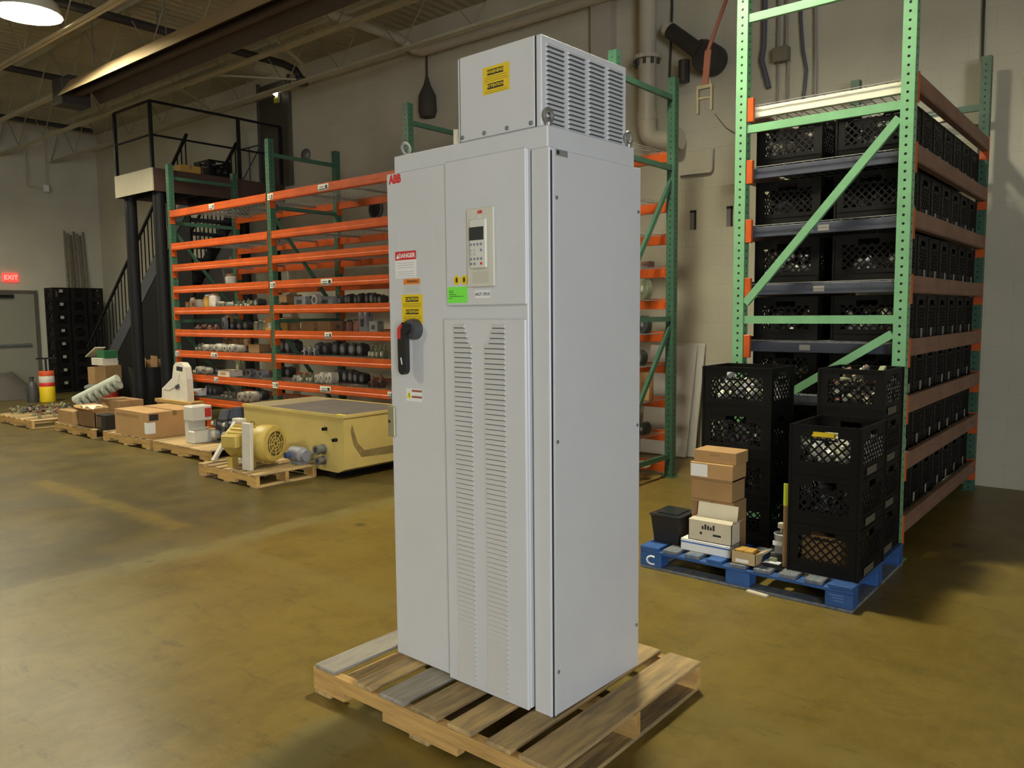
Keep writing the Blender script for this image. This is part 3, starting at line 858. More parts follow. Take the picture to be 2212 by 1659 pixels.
# ---- light green rack full of crates on the right
GX0, GX1 = -2.262, -1.238          # post centres
GY0, GY1 = 5.20, 7.64
GLEV = [0.215, 0.612, 0.965, 1.315, 1.70, 2.09, 2.48, 2.885]
gx, gy = (GX0+GX1)/2, (GY0+GY1)/2
gr = thing('pallet_rack', 'light green rack end with faded beams, packed with black crates', 'rack', (gx, gy, 0))
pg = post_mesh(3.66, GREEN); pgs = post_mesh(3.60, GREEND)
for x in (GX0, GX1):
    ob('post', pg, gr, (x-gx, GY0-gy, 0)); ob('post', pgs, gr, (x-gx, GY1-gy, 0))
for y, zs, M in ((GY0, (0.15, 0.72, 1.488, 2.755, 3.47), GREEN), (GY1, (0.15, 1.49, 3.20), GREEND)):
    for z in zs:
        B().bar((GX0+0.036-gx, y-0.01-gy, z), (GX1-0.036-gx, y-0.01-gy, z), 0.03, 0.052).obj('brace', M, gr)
for (xa, za, xb, zb) in ((GX0+0.045, 1.60, GX1-0.045, 2.68), (GX0+0.045, 0.80, GX1-0.045, 1.40), (GX0+0.045, 0.20, GX1-0.045, 0.66)):
    B().bar((xa-gx, GY0-0.016-gy, za), (xb-gx, GY0-0.016-gy, zb), 0.03, 0.05).obj('diagonal_brace', GREEN, gr)
gl = GY1-GY0-0.08
gb = step_beam(gl, 0.105, ORANGEF, 0.045)
gp = B().box(-0.0025, 0.0025, -0.006, 0.062, -0.12, 0.06).mesh('end_plate', ORANGE)
gd = B(); 
for i in range(21):
    y = gl*i/20; gd.box(0, GX1-GX0-0.03, y-0.002, y+0.002, 0.0035, 0.0075)
for j in range(17):
    x = (GX1-GX0-0.03)*j/16; gd.box(x-0.002, x+0.002, 0, gl, 0, 0.0035)
gdm = gd.mesh('wire_deck', WIRE)
for li, z in enumerate(GLEV):
    for x, rz in ((GX1+0.0375+0.004, R(90)), (GX0-0.0375-0.004, R(-90))):
        o = ob('beam', gb, gr, (x-gx, (GY0+0.04 if rz > 0 else GY1-0.04)-gy, z), (0, 0, rz))
        ob('end_plate', gp, o, (0, 0, 0)); ob('end_plate', gp, o, (gl, 0, 0))
    ob('wire_deck', gdm, gr, (GX0+0.015-gx, GY0+0.04-gy, z+0.026))
    cbm = CREAMST if li == len(GLEV)-1 else BLUEST
    cb = B().box(GX0+0.03-gx, GX1-0.03-gx, GY0+0.058-gy, GY0+0.098-gy, z-0.045, z+0.0245, 0.003).obj('cross_bar', cbm, gr)
    B().box(GX0+0.03-gx, GX1-0.03-gx, GY0+1.2-gy, GY0+1.24-gy, z-0.012, z+0.0245, 0.003).obj('cross_bar', cbm, gr)
    if True:
        B().box(GX0+0.0385-gx, GX0+0.082-gx, GY0-0.030-gy, GY0+0.0-gy, z-0.085, z+0.070, 0.003).obj('beam_connector', ORANGE, gr)
for (li, f) in ((4, 0.5), (5, 0.42), (3, 0.42), (5, .52)):
    z = GLEV[li]; x = GX0+(GX1-GX0)*f
    B().box(x-0.04-gx, x+0.03-gx, GY0+0.0565-gy, GY0+0.058-gy, z-0.03, z+0.006).obj('location_tag', TAGD, gr)

# ================================================================== crates
def crate_mesh(lx, ly, h):
    q = B(); t = 0.008; c = 0.052
    zb, zt = 0.072, h-0.050
    def panel(P, w):
        # P(u, d, z) -> point; u along the side, d inward depth
        def bx(u0, u1, z0, z1, d0=0.0, d1=t):
            pts = [P(u, d, z) for z in (z0, z1) for d in (d0, d1) for u in (u0, u1)]
            q.add(pts, [(0, 2, 3, 1), (4, 5, 7, 6), (0, 1, 5, 4), (2, 6, 7, 3), (0, 4, 6, 2), (1, 3, 7, 5)])
        bx(-w/2, w/2, 0, zb); bx(-w/2, -w/2+c, zb, h); bx(w/2-c, w/2, zb, h)
        bx(-w/2+c, w/2-c, h-0.018, h); bx(-w/2+c, w/2-c, h-0.03, h-0.018, 0.002, t)
        bx(-w/2, w/2, h-0.006, h, -0.004, t+0.004); bx(-w/2, w/2, 0.045, 0.052, -0.003, t)
        # handle opening at the top centre, plain strip each side
        hw = 0.065
        bx(-w/2+c, -hw, zt-0.012, h-0.03); bx(hw, w/2-c, zt-0.012, h-0.03)
        bx(-hw, hw, zt-0.030, zt-0.020)
        # diamond lattice
        u0, u1, z0, z1 = -w/2+c, w/2-c, zb, zt-0.012
        W, Hh = u1-u0, z1-z0; stp = 0.047; bw = 0.0045
        k = -Hh
        while k < W:
            for sgn in (1, -1):
                s0 = max(0, -k); s1 = min(Hh, W-k)
                if s1-s0 > 0.01:
                    a = (k+s0, s0); b2 = (k+s1, s1)
                    if sgn < 0: a = (a[0], Hh-a[1]); b2 = (b2[0], Hh-b2[1])
                    nx, nz = (-0.7071*bw, 0.7071*bw) if sgn > 0 else (0.7071*bw, 0.7071*bw)
                    pts = []
                    for d in (0.001, 0.006):
                        for (uu, zz) in (a, b2):
                            for e in (-1, 1):
                                pts.append(P(u0+uu+nx*e, d, z0+zz+nz*e))
                    q.add(pts, [(0, 1, 3, 2), (4, 6, 7, 5), (0, 2, 6, 4), (1, 5, 7, 3)])
            k += stp
    panel(lambda u, d, z: (u, -ly/2+d, z), lx)
    panel(lambda u, d, z: (u, ly/2-d, z), lx)
    panel(lambda u, d, z: (-lx/2+d, u, z), ly)
    panel(lambda u, d, z: (lx/2-d, u, z), ly)
    q.box(-lx/2+0.006, lx/2-0.006, -ly/2+0.006, ly/2-0.006, 0.004, 0.012)
    for sx in (-1, 1):
        for sy in (-1, 1):
            q.box(sx*(lx/2)-0.006, sx*(lx/2)+0.006, sy*(ly/2)-0.006, sy*(ly/2)+0.006, 0, h)
    return q.mesh('crate', CRATE)
CRH = 0.268
CR_A = crate_mesh(0.362, 0.47, CRH)        # long side in depth
CR_B = crate_mesh(0.425, 0.304, 0.290)       # on the rack
CR_C = crate_mesh(0.43, 0.35, CRH)
CR_D = crate_mesh(0.362, 0.39, CRH)
tagm = B().box(0, 0.0015, -0.085, 0.085, -0.020, 0.020).mesh('paper_tag', TAGB)
ctagm = B().box(0, 0.0015, -0.035, 0.035, -0.03, 0.03).mesh('paper_tag', TAGD)
stagm = B().box(0, 0.0015, -0.020, 0.020, -0.030, 0.030).mesh('paper_tag', TAGD)
def crate(me, loc, label, group, rz=0.0, tagside=None):
    o = ob('plastic_crate', me, None, loc, (0, 0, rz)); tag(o, label, 'crate', group)
    if tagside:
        ob('paper_tag', tagside[0], o, tagside[1])
    return o
PILES = []
def pile_mesh(lx, ly, h, n, kinds, seed):
    rr = random.Random(seed); q = B()
    for i in range(n):
        x = rr.uniform(-lx/2+0.03, lx/2-0.03); y = rr.uniform(-ly/2+0.03, ly/2-0.03); z = 0.03+rr.random()**1.3*(h-0.06)
        M = Matrix.Translation((x, y, z)) @ Matrix.Rotation(rr.uniform(0, 3), 4, 'Z') @ Matrix.Rotation(rr.uniform(-0.7, 0.7), 4, 'X') @ Matrix.Rotation(rr.uniform(-0.7, 0.7), 4, 'Y')
        q.m(rr.randrange(len(kinds)))
        a = rr.uniform(0.012, 0.035)
        if rr.random() < 0.5: q.mat4(M, a, a*rr.uniform(0.5, 1), a*rr.uniform(0.4, 0.9), 0.002)
        else: q.lathe([(a*0.7, -a), (a*0.7, a*0.4), (a*0.35, a*0.5), (a*0.35, a)], 8, M)
    return q.mesh('parts', kinds)
def pile(loc, label, lx=0.33, ly=0.28, h=0.2, n=46, kinds=(SILV, PALE, GRYP), seed=1, rz=0.0):
    o = ob('machine_parts', pile_mesh(lx, ly, h, n, kinds, seed), None, (loc[0], loc[1], loc[2]+0.0125), (0, 0, rz))
    return tag(o, label, 'machine parts', None, 'stuff')
NTH = ['first', 'second', 'third', 'fourth', 'fifth', 'sixth', 'seventh']
ORD = ['lowest', 'second', 'third', 'fourth', 'fifth', 'sixth', 'seventh']
for li in range(7):
    z = GLEV[li]+0.036
    zz = z
    lv = ORD[li]+' shelf'
    for k in range(7):
        y = GY0+0.272+k*0.32
        lb = f'black crate {NTH[k]} from the corner, outer row, {lv} of the green rack' if k else f'black crate at the outer end corner, {lv} of the green rack'
        crate(CR_B, (GX1-0.235, y, zz), lb, f'outer crates on the {lv} of the green rack', 0.0, (stagm, (0.425/2+0.005, random.uniform(-0.05, 0.05), 0.042)))
    for k in range(7):
        lb = f'black crate at the inner end corner, {lv} of the green rack' if k == 0 else f'black crate {NTH[k]} from the corner, inner row, {lv} of the green rack'
        crate(CR_B, (GX0+0.268, GY0+0.272+k*0.32, zz), lb, None)
        # what shows through the lattice at the end of the rack
    pk = {0: (DKGR, GRYP), 1: (DKGR, GRYP), 2: (DKGR, SILV), 3: (DKGR, PALE, RUST), 4: (SILV, PALE, GRYP), 5: (DKGR, GRYP, OLIVE), 6: (DKGR, PALE)}[li]
    if li >= 2:
        pile((GX0+0.26, GY0+0.272, zz), f'loose metal parts in the inner corner crate, {lv} of the green rack', 0.36, 0.26, 0.19 if li != 4 else 0.21, 56, pk, 10+li)
        pk2 = (PALE, SILV, PALE) if li == 3 else (DKGR, GRYP, SILV) if li in (4, 6) else (DKGR, DKGR, GRYP)
        pile((GX1-0.235, GY0+0.272, zz), f'loose metal parts in the outer corner crate, {lv} of the green rack', 0.36, 0.26, 0.21 if li == 3 else 0.15, 50, pk2, 30+li)

# ================================================================== blue block pallet and what stands on it
BX0, BX1, BY0, BY1, BH = -2.405, -1.165, 4.118, 5.118, 0.135
bpx, bpy_ = (BX0+BX1)/2, (BY0+BY1)/2
bp_ = thing('blue_pallet', 'blue painted block pallet with a white mark, loaded with crates and boxes', 'pallet', (bpx, bpy_, 0))
hx, hy = (BX1-BX0)/2, (BY1-BY0)/2
blk = B().box(-0.07, 0.07, -0.05, 0.05, -0.0395, 0.0395, 0.004).mesh('block', BLUEW)
for i in (-1, 0, 1):
    for j in (-1, 0, 1):
        ob('block', blk, bp_, (i*(hx-0.07), j*(hy-0.05), 0.0555))
lb_ = B().box(-hx, hx, -0.05, 0.05, -0.008, 0.008, 0.003).mesh('bottom_board', BLUEWORN)
sb_ = B().box(-hx, hx, -0.05, 0.05, -0.0095, 0.0095, 0.003).mesh('stringer_board', BLUEW)
for j in (-1, 0, 1):
    ob('bottom_board', lb_, bp_, (0, j*(hy-0.05), 0.008)); ob('stringer_board', sb_, bp_, (0, j*(hy-0.05), 0.1045))
eb_ = B().box(-0.05, 0.05, -hy+0.1, hy-0.1, -0.008, 0.008, 0.003).mesh('bottom_board', BLUEWORN)
for i in (-1, 1):
    ob('bottom_board', eb_, bp_, (i*(hx-0.05), 0, 0.008))
for i in range(9):
    w = 0.125 if i in (0, 8) else 0.095
    x = -hx+0.0625+i*(2*hx-0.125)/8
    B().box(-w/2, w/2, -hy, hy, -0.0105, 0.0105, 0.003).obj('deck_board', BLUEW if i in (0, 8, 3) else BLUEWORN, bp_, (x, 0, 0.1245))
# white curved mark on the left front block
q = B()
arc = [( -hx+0.082+0.034*math.cos(R(a)), -hy-0.0012, 0.056+0.024*math.sin(R(a))) for a in range(60, 301, 20)]
q.tube(arc, 0.006, 6); mk = q.obj('painted_mark', WHITE, bp_)
q = B()
for k in range(3):
    q.box(hx-0.115+0.01*k, hx-0.045, -hy-0.0008, -hy+0.0002, 0.078-0.014*k, 0.081-0.014*k)
q.obj('faded_stencil', mat('faded stencil', (0.16, 0.26, 0.50), 0.6), bp_)
z0 = BH+0.0005
def stack(me, x, y, n, label, group, tagx=None):
    for k in range(n):
        pos = ['bottom', 'second from the bottom', 'third from the bottom', 'fourth from the bottom'][k] if k < n-1 else 'topmost'
        crate(me, (x, y, z0+k*(CRH+0.001)), f'black crate, {pos} of {label}', group, 0.0, (tagm, (tagx, -0.06, 0.034)) if tagx else None)
stack(CR_A, -1.352, 4.445, 3, 'the short stack on the blue pallet', 'crates in the short stack on the blue pallet', 0.362/2+0.007)
stack(CR_D, -1.372, 4.893, 4, 'the rear stack on the blue pallet', 'crates in the rear stack on the blue pallet', 0.362/2+0.007)
stack(CR_C, -1.985, 4.70, 4, 'the stack behind the brown cartons', 'crates in the tall stack behind the cartons')
pit = CRH+0.001
pile((-1.352, 4.445, z0+2*pit), 'pale castings and boxes in the topmost crate of the short stack', 0.31, 0.41, 0.21, 70, (PALE, WHITE, SILV), 51)
pile((-1.352, 4.445, z0+pit), 'grey metal fittings in the middle crate of the short stack', 0.31, 0.41, 0.20, 80, (GRYP, SILV, DKGR), 52)
pile((-1.985, 4.70, z0+3*pit), 'pale metal fittings in the topmost crate of the tall stack behind the cartons', 0.37, 0.29, 0.22, 80, (GRYP, SILV, PALE), 53)
pile((-1.985, 4.70, z0+2*pit), 'dark metal fittings in the third crate of the tall stack behind the cartons', 0.37, 0.29, 0.2, 60, (DKGR, SILV, GRYP), 54)
pile((-1.985, 4.70, z0+1*pit), 'mixed metal fittings in the second crate of the tall stack behind the cartons', 0.37, 0.29, 0.2, 50, (DKGR, SILV, RUST), 55)
pile((-1.372, 4.893, z0+3*pit), 'small brown and brass parts heaped in the topmost crate of the rear stack', 0.3, 0.33, 0.285, 110, (DKGR, RUST, OLIVE, PALE), 56)
tag(B().box(-0.13, 0.13, -0.16, 0.16, 0.0, 0.185, 0.003).obj('carton', CARD, None, (-1.352, 4.43, z0+0.0128)), 'brown carton inside the bottom crate of the short stack', 'box')
tag(B().box(-0.055, 0.055, -0.012, 0.012, 0, 0.05).obj('yellow_card', YEL, None, (-1.37, 4.262, z0+2*pit+0.205), (R(70), 0, R(4))), 'yellow card lying on the parts in the topmost crate', 'card')

def carton(name, label, x0, x1, y0, y1, z0, z1, M=CARD, rz=0.0, cat='box', tape=True, group=None):
    t = thing(name, label, cat, ((x0+x1)/2, (y0+y1)/2, z0), rz, group)
    a, b2, h = (x1-x0)/2, (y1-y0)/2, z1-z0
    B().box(-a, a, -b2, b2, 0, h, 0.003).obj('body', M, t)
    if tape:
        B().box(-a-0.0006, a+0.0006, -0.02, 0.02, h-0.05, h+0.0006).obj('tape', TAPE, t)
    return t
# brown cartons in front of the tall crate stack
t = carton('carton', 'brown carton at the bottom of the carton column on the blue pallet, flaps open', -2.17, -1.90, 4.325, 4.505, z0, 0.425, CARDD, tape=False)
for (x, ww) in ((-0.072, 0.125), (0.066, 0.115)):
    B().bar((x, -0.085, 0.284), (x, -0.098, 0.276), ww, 0.004).obj('flap', CARD, t)
t = carton('carton', 'plain brown carton second from the bottom of the carton column', -2.172, -1.912, 4.318, 4.505, 0.4255, 0.545, CARD, tape=False)
t = carton('carton', 'brown carton with a white label, third in the carton column', -2.176, -1.905, 4.310, 4.505, 0.5465, 0.648, CARD, tape=False)
lbx = B().box(-0.130, -0.022, -0.0985, -0.0976, 0.018, 0.092).obj('white_label', WHITE, t)
B().box(-0.1355, 0.1355, -0.0985, 0.0975, -0.0008, 0.012).obj('dark_band', CARDD, t)
t = carton('carton', 'brown carton with its lid closed, top of the carton column', -2.160, -1.893, 4.328, 4.502, 0.649, 0.722, CARD, tape=False)
B().box(-0.03, 0.03, -0.0877, -0.0872, 0.042, 0.055).obj('print_block', CARDD, t)
# white flat box, pale open carton on top
t = carton('flat_box', 'white flat box with a blue stripe under the pale open carton', -2.172, -1.862, 4.192, 4.318, z0, 0.205, WHITE, tape=False)
B().box(-0.1556, 0.1556, -0.0637, -0.0630, 0.046, 0.054).obj('blue_stripe', mat('blue print', (0.03, 0.14, 0.45), 0.5), t)
t = thing('open_carton', 'pale cardboard carton with its flap raised, on the white flat box', 'box', (-1.99, 4.255, 0.2055))
q = B(); a, b2, h = 0.135, 0.058, 0.122
q.box(-a, a, -b2, -b2+0.004, 0, h); q.box(-a, a, b2-0.004, b2, 0, h); q.box(-a, -a+0.004, -b2, b2, 0, h); q.box(a-0.004, a, -b2, b2, 0, h); q.box(-a, a, -b2, b2, 0, 0.004)
q.obj('body', CARDL, t)
q = B(); q.add([(-a, -b2, h), (a, -b2, h), (a-0.01, -0.012, h+0.010), (-a+0.01, -0.012, h+0.010)], [(0, 1, 2, 3)]); q.obj('front_flap', CARDL, t)
q = B(); q.bar((0, b2-0.020, h-0.006), (0, b2-0.002, h+0.085), 2*a-0.02, 0.004, (0, -1, 0)); q.obj('raised_flap', CARDL, t)
B().add([(a, -b2, h), (a, b2, h), (a+0.035, b2, h+0.03), (a+0.035, -b2, h+0.03)], [(0, 1, 2, 3)]).obj('side_flap', CARDL, t)
q = B()
for k in range(5):
    q.box(-0.050+0.017*k, -0.038+0.017*k, -b2-0.0006, -b2, 0.072, 0.092+0.006*((k*2) % 3))
q.obj('print_block', INK, t)
B().box(-0.062, -0.048, -b2-0.0006, -b2, 0.040, 0.056).obj('print_block', INK, t)
B().box(0.020, 0.070, -b2-0.0006, -b2, 0.040, 0.052).obj('print_block', INK, t)
# black tote
t = thing('black_tote', 'small black plastic tote with a shiny lid at the end of the blue pallet', 'tote', (-2.295, 4.335, z0))
q = B(); q.add([(-.082, -.095, 0), (.082, -.095, 0), (.082, .095, 0), (-.082, .095, 0), (-.098, -.112, .17), (.098, -.112, .17), (.098, .112, .17), (-.098, .112, .17)], [(3, 2, 1, 0), (0, 1, 5, 4), (1, 2, 6, 5), (2, 3, 7, 6), (3, 0, 4, 7)])
q.obj('tub', BLACK, t)
q = B(); q.box(-.106, .106, -.120, .120, .166, .180, .004); q.box(-.07, .07, -.08, .08, .180, .186, .003); q.obj('lid', mat('glossy black', (0.02, 0.022, 0.025), 0.15), t)
# small open carton with two yellow cartons, tub, strip
t = thing('open_carton', 'small tan carton with two amber boxes lying in it', 'box', (-1.757, 4.185, z0))
q = B(); a, b2, h = 0.07, 0.05, 0.068
q.box(-a, a, -b2, -b2+0.003, 0, h); q.box(-a, a, b2-0.003, b2, 0, h); q.box(-a, -a+0.003, -b2, b2, 0, h); q.box(a-0.003, a, -b2, b2, 0, h); q.box(-a, a, -b2, b2, 0, 0.003)
q.obj('body', mat('tan card', (0.46, 0.35, 0.19), 0.8), t)
B().add([(a, -b2, h), (a, b2, h), (a+0.045, b2, h+0.022), (a+0.045, -b2, h+0.022)], [(0, 1, 2, 3)]).obj('side_flap', mat('tan card', (0.46, 0.35, 0.19), 0.8), t)
B().box(-0.045, 0.03, -b2-0.0006, -b2, 0.012, 0.03).obj('white_label', WHITE, t)
for k in range(2):
    o = B().box(-0.024, 0.024, -0.04, 0.04, 0, 0.075, 0.002).obj('amber_box', mat('amber card', (0.50, 0.28, 0.05), 0.7), None, (-1.785+0.050*k, 4.185, z0+0.0036))
    tag(o, 'narrow amber box standing in the small tan carton', 'box', 'amber boxes in the small carton')
t = thing('plastic_tub', 'round frosted plastic tub full of hardware beside the crate stack', 'tub', (-1.612, 4.36, z0+0.048))
B().lathe([(0.050, 0), (0.056, 0.10), (0.059, 0.105), (0.056, 0.107), (0.053, 0.10), (0.047, 0.004)], 18, cap=False).obj('tub_wall', CLEAR, t, smooth=True)
B().lathe([(0.048, 0.0), (0.048, 0.09)], 14).obj('contents', GRYP, t)
B().box(-0.045, 0.01, -0.057, -0.052, 0.045, 0.07).obj('white_label', WHITE, t)
t2 = tag(B().box(-0.06, 0.06, -0.055, 0.055, 0, 0.0475, 0.004).obj('dark_box', DKGR, None, (-1.612, 4.36, z0)), 'low dark box under the frosted tub', 'box')
o = B(); o.tube([(0, 0, 0), (0, 0, 0.03)], 0.006, 8); o.box(-0.016, 0.016, -0.016, 0.016, 0.03, 0.062, 0.002)
tag(o.obj('small_switch', PALE, None, (-1.645, 4.40, z0+0.140)), 'small cream switch standing in the frosted tub', 'switch')
t = thing('yellow_strip', 'upright strip with a yellow top and brown foot leaning by the short crate stack', 'strip', (-1.562, 4.24, z0), 0)
B().box(-0.012, 0.012, -0.005, 0.005, 0, 0.345).obj('brown_foot', CARDD, t); B().box(-0.013, 0.013, -0.0058, 0.0058, 0.345, 0.468).obj('yellow_top', mat('lime yellow', (0.55, 0.62, 0.04), 0.5), t)
t = thing('label_printer', 'small white device lying in front of the frosted tub', 'device', (-1.615, 4.205, z0))
B().box(-0.045, 0.045, -0.022, 0.022, 0, 0.022, 0.003).obj('body', BLACK, t); B().box(-0.042, 0.042, -0.0235, 0.015, 0.022, 0.030, 0.002).obj('white_top', WHITE, t); B().box(-0.02, 0.02, -0.005, 0.014, 0.030, 0.05, 0.002).obj('green_block', OLIVE, t)
o = B().box(-0.062, 0.062, -0.014, 0.014, 0, 0.012, 0.002).obj('wood_offcut', CARDL, None, (-1.655, 4.09, 0.0005), (0, 0, R(-9)))
tag(o, 'pale wooden offcut on the floor against the blue pallet', 'offcut')

# ================================================================== mezzanine with stairs
MX0, MX1, MY0, MY1, MZ0, MZ1 = -12.43, -11.27, 5.60, YB-0.06, 3.345, 3.655
mz = thing('mezzanine', 'raised steel landing with beige and brown fascia, black railing and two black columns', 'mezzanine', ((MX0+MX1)/2, (MY0+MY1)/2, 0))
ox, oy = (MX0+MX1)/2, (MY0+MY1)/2
B().box(MX0-ox, MX1-ox, MY0+0.02-oy, MY1-oy, MZ1-0.05, MZ1-0.002).obj('deck', CHAR, mz)
B().box(MX0-ox, MX1+0.012-ox, MY0-oy, MY0+0.02-oy, MZ0, MZ1+0.01).obj('front_fascia', PLATB, mz)
B().box(MX1-ox, MX1+0.012-ox, MY0+0.02-oy, MY1-oy, MZ0, MZ1+0.01).obj('side_fascia', PLATBR, mz)
B().box(MX0-0.012-ox, MX0-ox, MY0+0.02-oy, MY1-oy, MZ0, MZ1-0.01).obj('side_fascia', PLATBR, mz)
for k in range(5):
    y = MY0+0.35+k*0.42
    B().box(MX0-ox, MX1-ox, y-0.03-oy, y+0.03-oy, MZ0+0.02, MZ1-0.05).obj('joist', BLKST, mz)
col_ = B().tube([(0, 0, 0.01), (0, 0, MZ0+0.02)], 0.085, 14); col_.box(-0.15, 0.15, -0.15, 0.15, 0, 0.012)
cm = col_.mesh('column', BLKST, True)
for (x, y) in ((MX1-0.10, MY0+0.14), (MX0+0.18, MY0+0.14), (MX1-0.10, MY1-0.15), (MX0+0.18, MY1-0.15)):
    ob('column', cm, mz, (x-ox, y-oy, 0))
RT, RM = 4.60, 4.13
def rail_run(pts, posts):
    for z, r in ((RT, 0.02), (RM, 0.016)):
        B().tube([(x-ox, y-oy, z) for x, y in pts], r, 6).obj('rail', BLKST, mz)
    for x, y in posts:
        B().box(x-0.022-ox, x+0.022-ox, y-0.022-oy, y+0.022-oy, MZ1, RT).obj('rail_post', BLKST, mz)
rail_run([(MX0+0.03, MY0+0.03), (MX1-0.02, MY0+0.03), (MX1-0.02, MY1-0.03)],
         [(MX0+0.03, MY0+0.03), (MX1-0.02, MY0+0.03), (MX1-0.02, 7.02), (MX1-0.02, MY1-0.03)])
# staircase rising along the back wall
st = thing('staircase', 'black steel staircase with thin balusters rising along the back wall to the landing', 'staircase', (-14.5, 7.2, 0))
sy0, sy1 = 6.80, 7.70
xA, xB = -16.75, -12.45
def sz(x): return (x-xA)/(xB-xA)*(MZ1-0.02)
for y in (sy0, sy1):
    q = B(); q.add([(xA+14.5, y-0.02-7.2, 0), (xA+0.42+14.5, y-0.02-7.2, 0), (xB+14.5, y-0.02-7.2, MZ1-0.34), (xB+14.5, y-0.02-7.2, MZ1),
                    (xA+14.5, y+0.02-7.2, 0), (xA+0.42+14.5, y+0.02-7.2, 0), (xB+14.5, y+0.02-7.2, MZ1-0.34), (xB+14.5, y+0.02-7.2, MZ1)],
                   [(0, 1, 2, 3), (7, 6, 5, 4), (0, 4, 5, 1), (1, 5, 6, 2), (2, 6, 7, 3), (3, 7, 4, 0)])
    q.obj('stringer', CHAR if y == sy0 else BLKST, st)
    B().bar((xA+0.1+14.5, y-7.2, sz(xA+0.1)+0.86), (xB+14.5, y-7.2, sz(xB)+0.86), 0.04, 0.04).obj('handrail', BLKST, st)
    bmx = B().box(-0.008, 0.008, -0.008, 0.008, 0, 0.86).mesh('baluster', BLKST)
    n = 30
    for k in range(n):
        x = xA+0.15+(xB-xA-0.2)*k/(n-1)
        ob('baluster', bmx, st, (x+14.5, y-7.2, sz(x)))
B().prism([(-15.3+14.5, 0.0), (xB+14.5, 0.0), (xB+14.5, MZ1-0.36), (-15.3+14.5, sz(-15.3)-0.36)], sy0-0.012-7.2, sy0+0.012-7.2, 'y').obj('under_stair_shade', BLKST, st)  # black sheet added to darken the space below the stairs
trd = B().box(-0.14, 0.14, sy0+0.02-7.2, sy1-0.02-7.2, -0.02, 0.02).mesh('tread', CHAR)
for k in range(17):
    z = (k+0.6)*0.2035; ob('tread', trd, st, (xA+(z/(MZ1-0.02))*(xB-xA)+0.14+14.5, 0, z))
# things on the landing
crate(CR_C, (MX1-0.30, 6.72, MZ1+0.0005), 'black lattice crate standing on the mezzanine landing', None)
t = carton('carton', 'amber carton on the mezzanine landing beside the black crate', MX1-0.36, MX1-0.08, 6.08, 6.40, MZ1+0.0005, MZ1+0.13, mat('amber card', (0.50, 0.28, 0.05), 0.7))
# old tubular rack seen on the landing
t = thing('metal_stand', 'thin dark tubular frame standing on the mezzanine landing', 'frame', (MX0+0.75, 7.45, MZ1))
for x in (-0.3, 0.0, 0.3):
    B().tube([(x, 0, 0), (x, 0, 0.62)], 0.012, 6).obj('upright', CHAR, t)
B().tube([(-0.3, 0, 0.62), (0.3, 0, 0.62)], 0.012, 6).obj('top_bar', CHAR, t); B().tube([(-0.3, 0, 0.05), (0.3, 0, 0.58)], 0.010, 6).obj('diagonal_bar', CHAR, t)
# lit emergency lamp beside the landing door
p = py(597, 205, YB-0.08)
t = thing('emergency_lamp', 'bright twin emergency lamp on the dark door above the landing', 'lamp', (p.x, YB-0.032, p.z))
B().box(-0.04, 0.04, -0.05, 0.0, -0.12, 0.06, 0.01).obj('housing', CREAMST, t)
B().lathe([(0.045, 0), (0.05, 0.02), (0.03, 0.05)], 12, Matrix.Translation((0, -0.05, 0.03)) @ Matrix.Rotation(R(90), 4, 'X')).obj('bulb', SMALLL, t)
B().box(-0.045, 0.045, -0.075, -0.05, -0.13, -0.05, 0.008).obj('battery_lens', YELB, t)

# ================================================================== heater, pipes and ducts overhead
HX0, HX1 = -11.15, -4.6
ht = thing('tube_heater', 'long infrared tube heater with a tan reflector under the roof joists', 'heater', ((HX0+HX1)/2, 4.62, 4.38))
hl = (HX1-HX0)/2
q = B(); q.add([(x, y, z) for x in (-hl, hl) for (y, z) in ((-0.27, 0.0), (-0.10, 0.235), (0.10, 0.235), (0.27, 0.0))], [(0, 1, 5, 4), (1, 2, 6, 5), (2, 3, 7, 6)])
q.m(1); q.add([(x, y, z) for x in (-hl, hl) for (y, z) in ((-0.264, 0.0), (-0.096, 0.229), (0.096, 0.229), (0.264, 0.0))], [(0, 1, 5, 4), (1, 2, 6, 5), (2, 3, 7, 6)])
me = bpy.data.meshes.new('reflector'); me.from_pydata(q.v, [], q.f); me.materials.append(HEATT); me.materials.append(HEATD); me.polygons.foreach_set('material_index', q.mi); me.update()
ob('reflector', me, ht)
B().tube([(-hl-0.1, 0, 0.09), (hl, 0, 0.09)], 0.05, 12).obj('burner_tube', HEATD, ht, smooth=True)
B().box(-hl-0.32, -hl-0.02, -0.20, 0.16, -0.06, 0.27, 0.01).obj('burner_box', DUCT, ht)
B().box(-hl-0.28, -hl-0.06, -0.1, 0.30, 0.27, 0.33, 0.01).obj('control_box', DUCT, ht)
for k in range(4):
    x = -hl+0.5+k*(2*hl-1.0)/3
    B().tube([(x, 0, 0.235), (x, 0, ZC-4.38-0.002)], 0.006, 6).obj('hanger', ZINCD, ht)
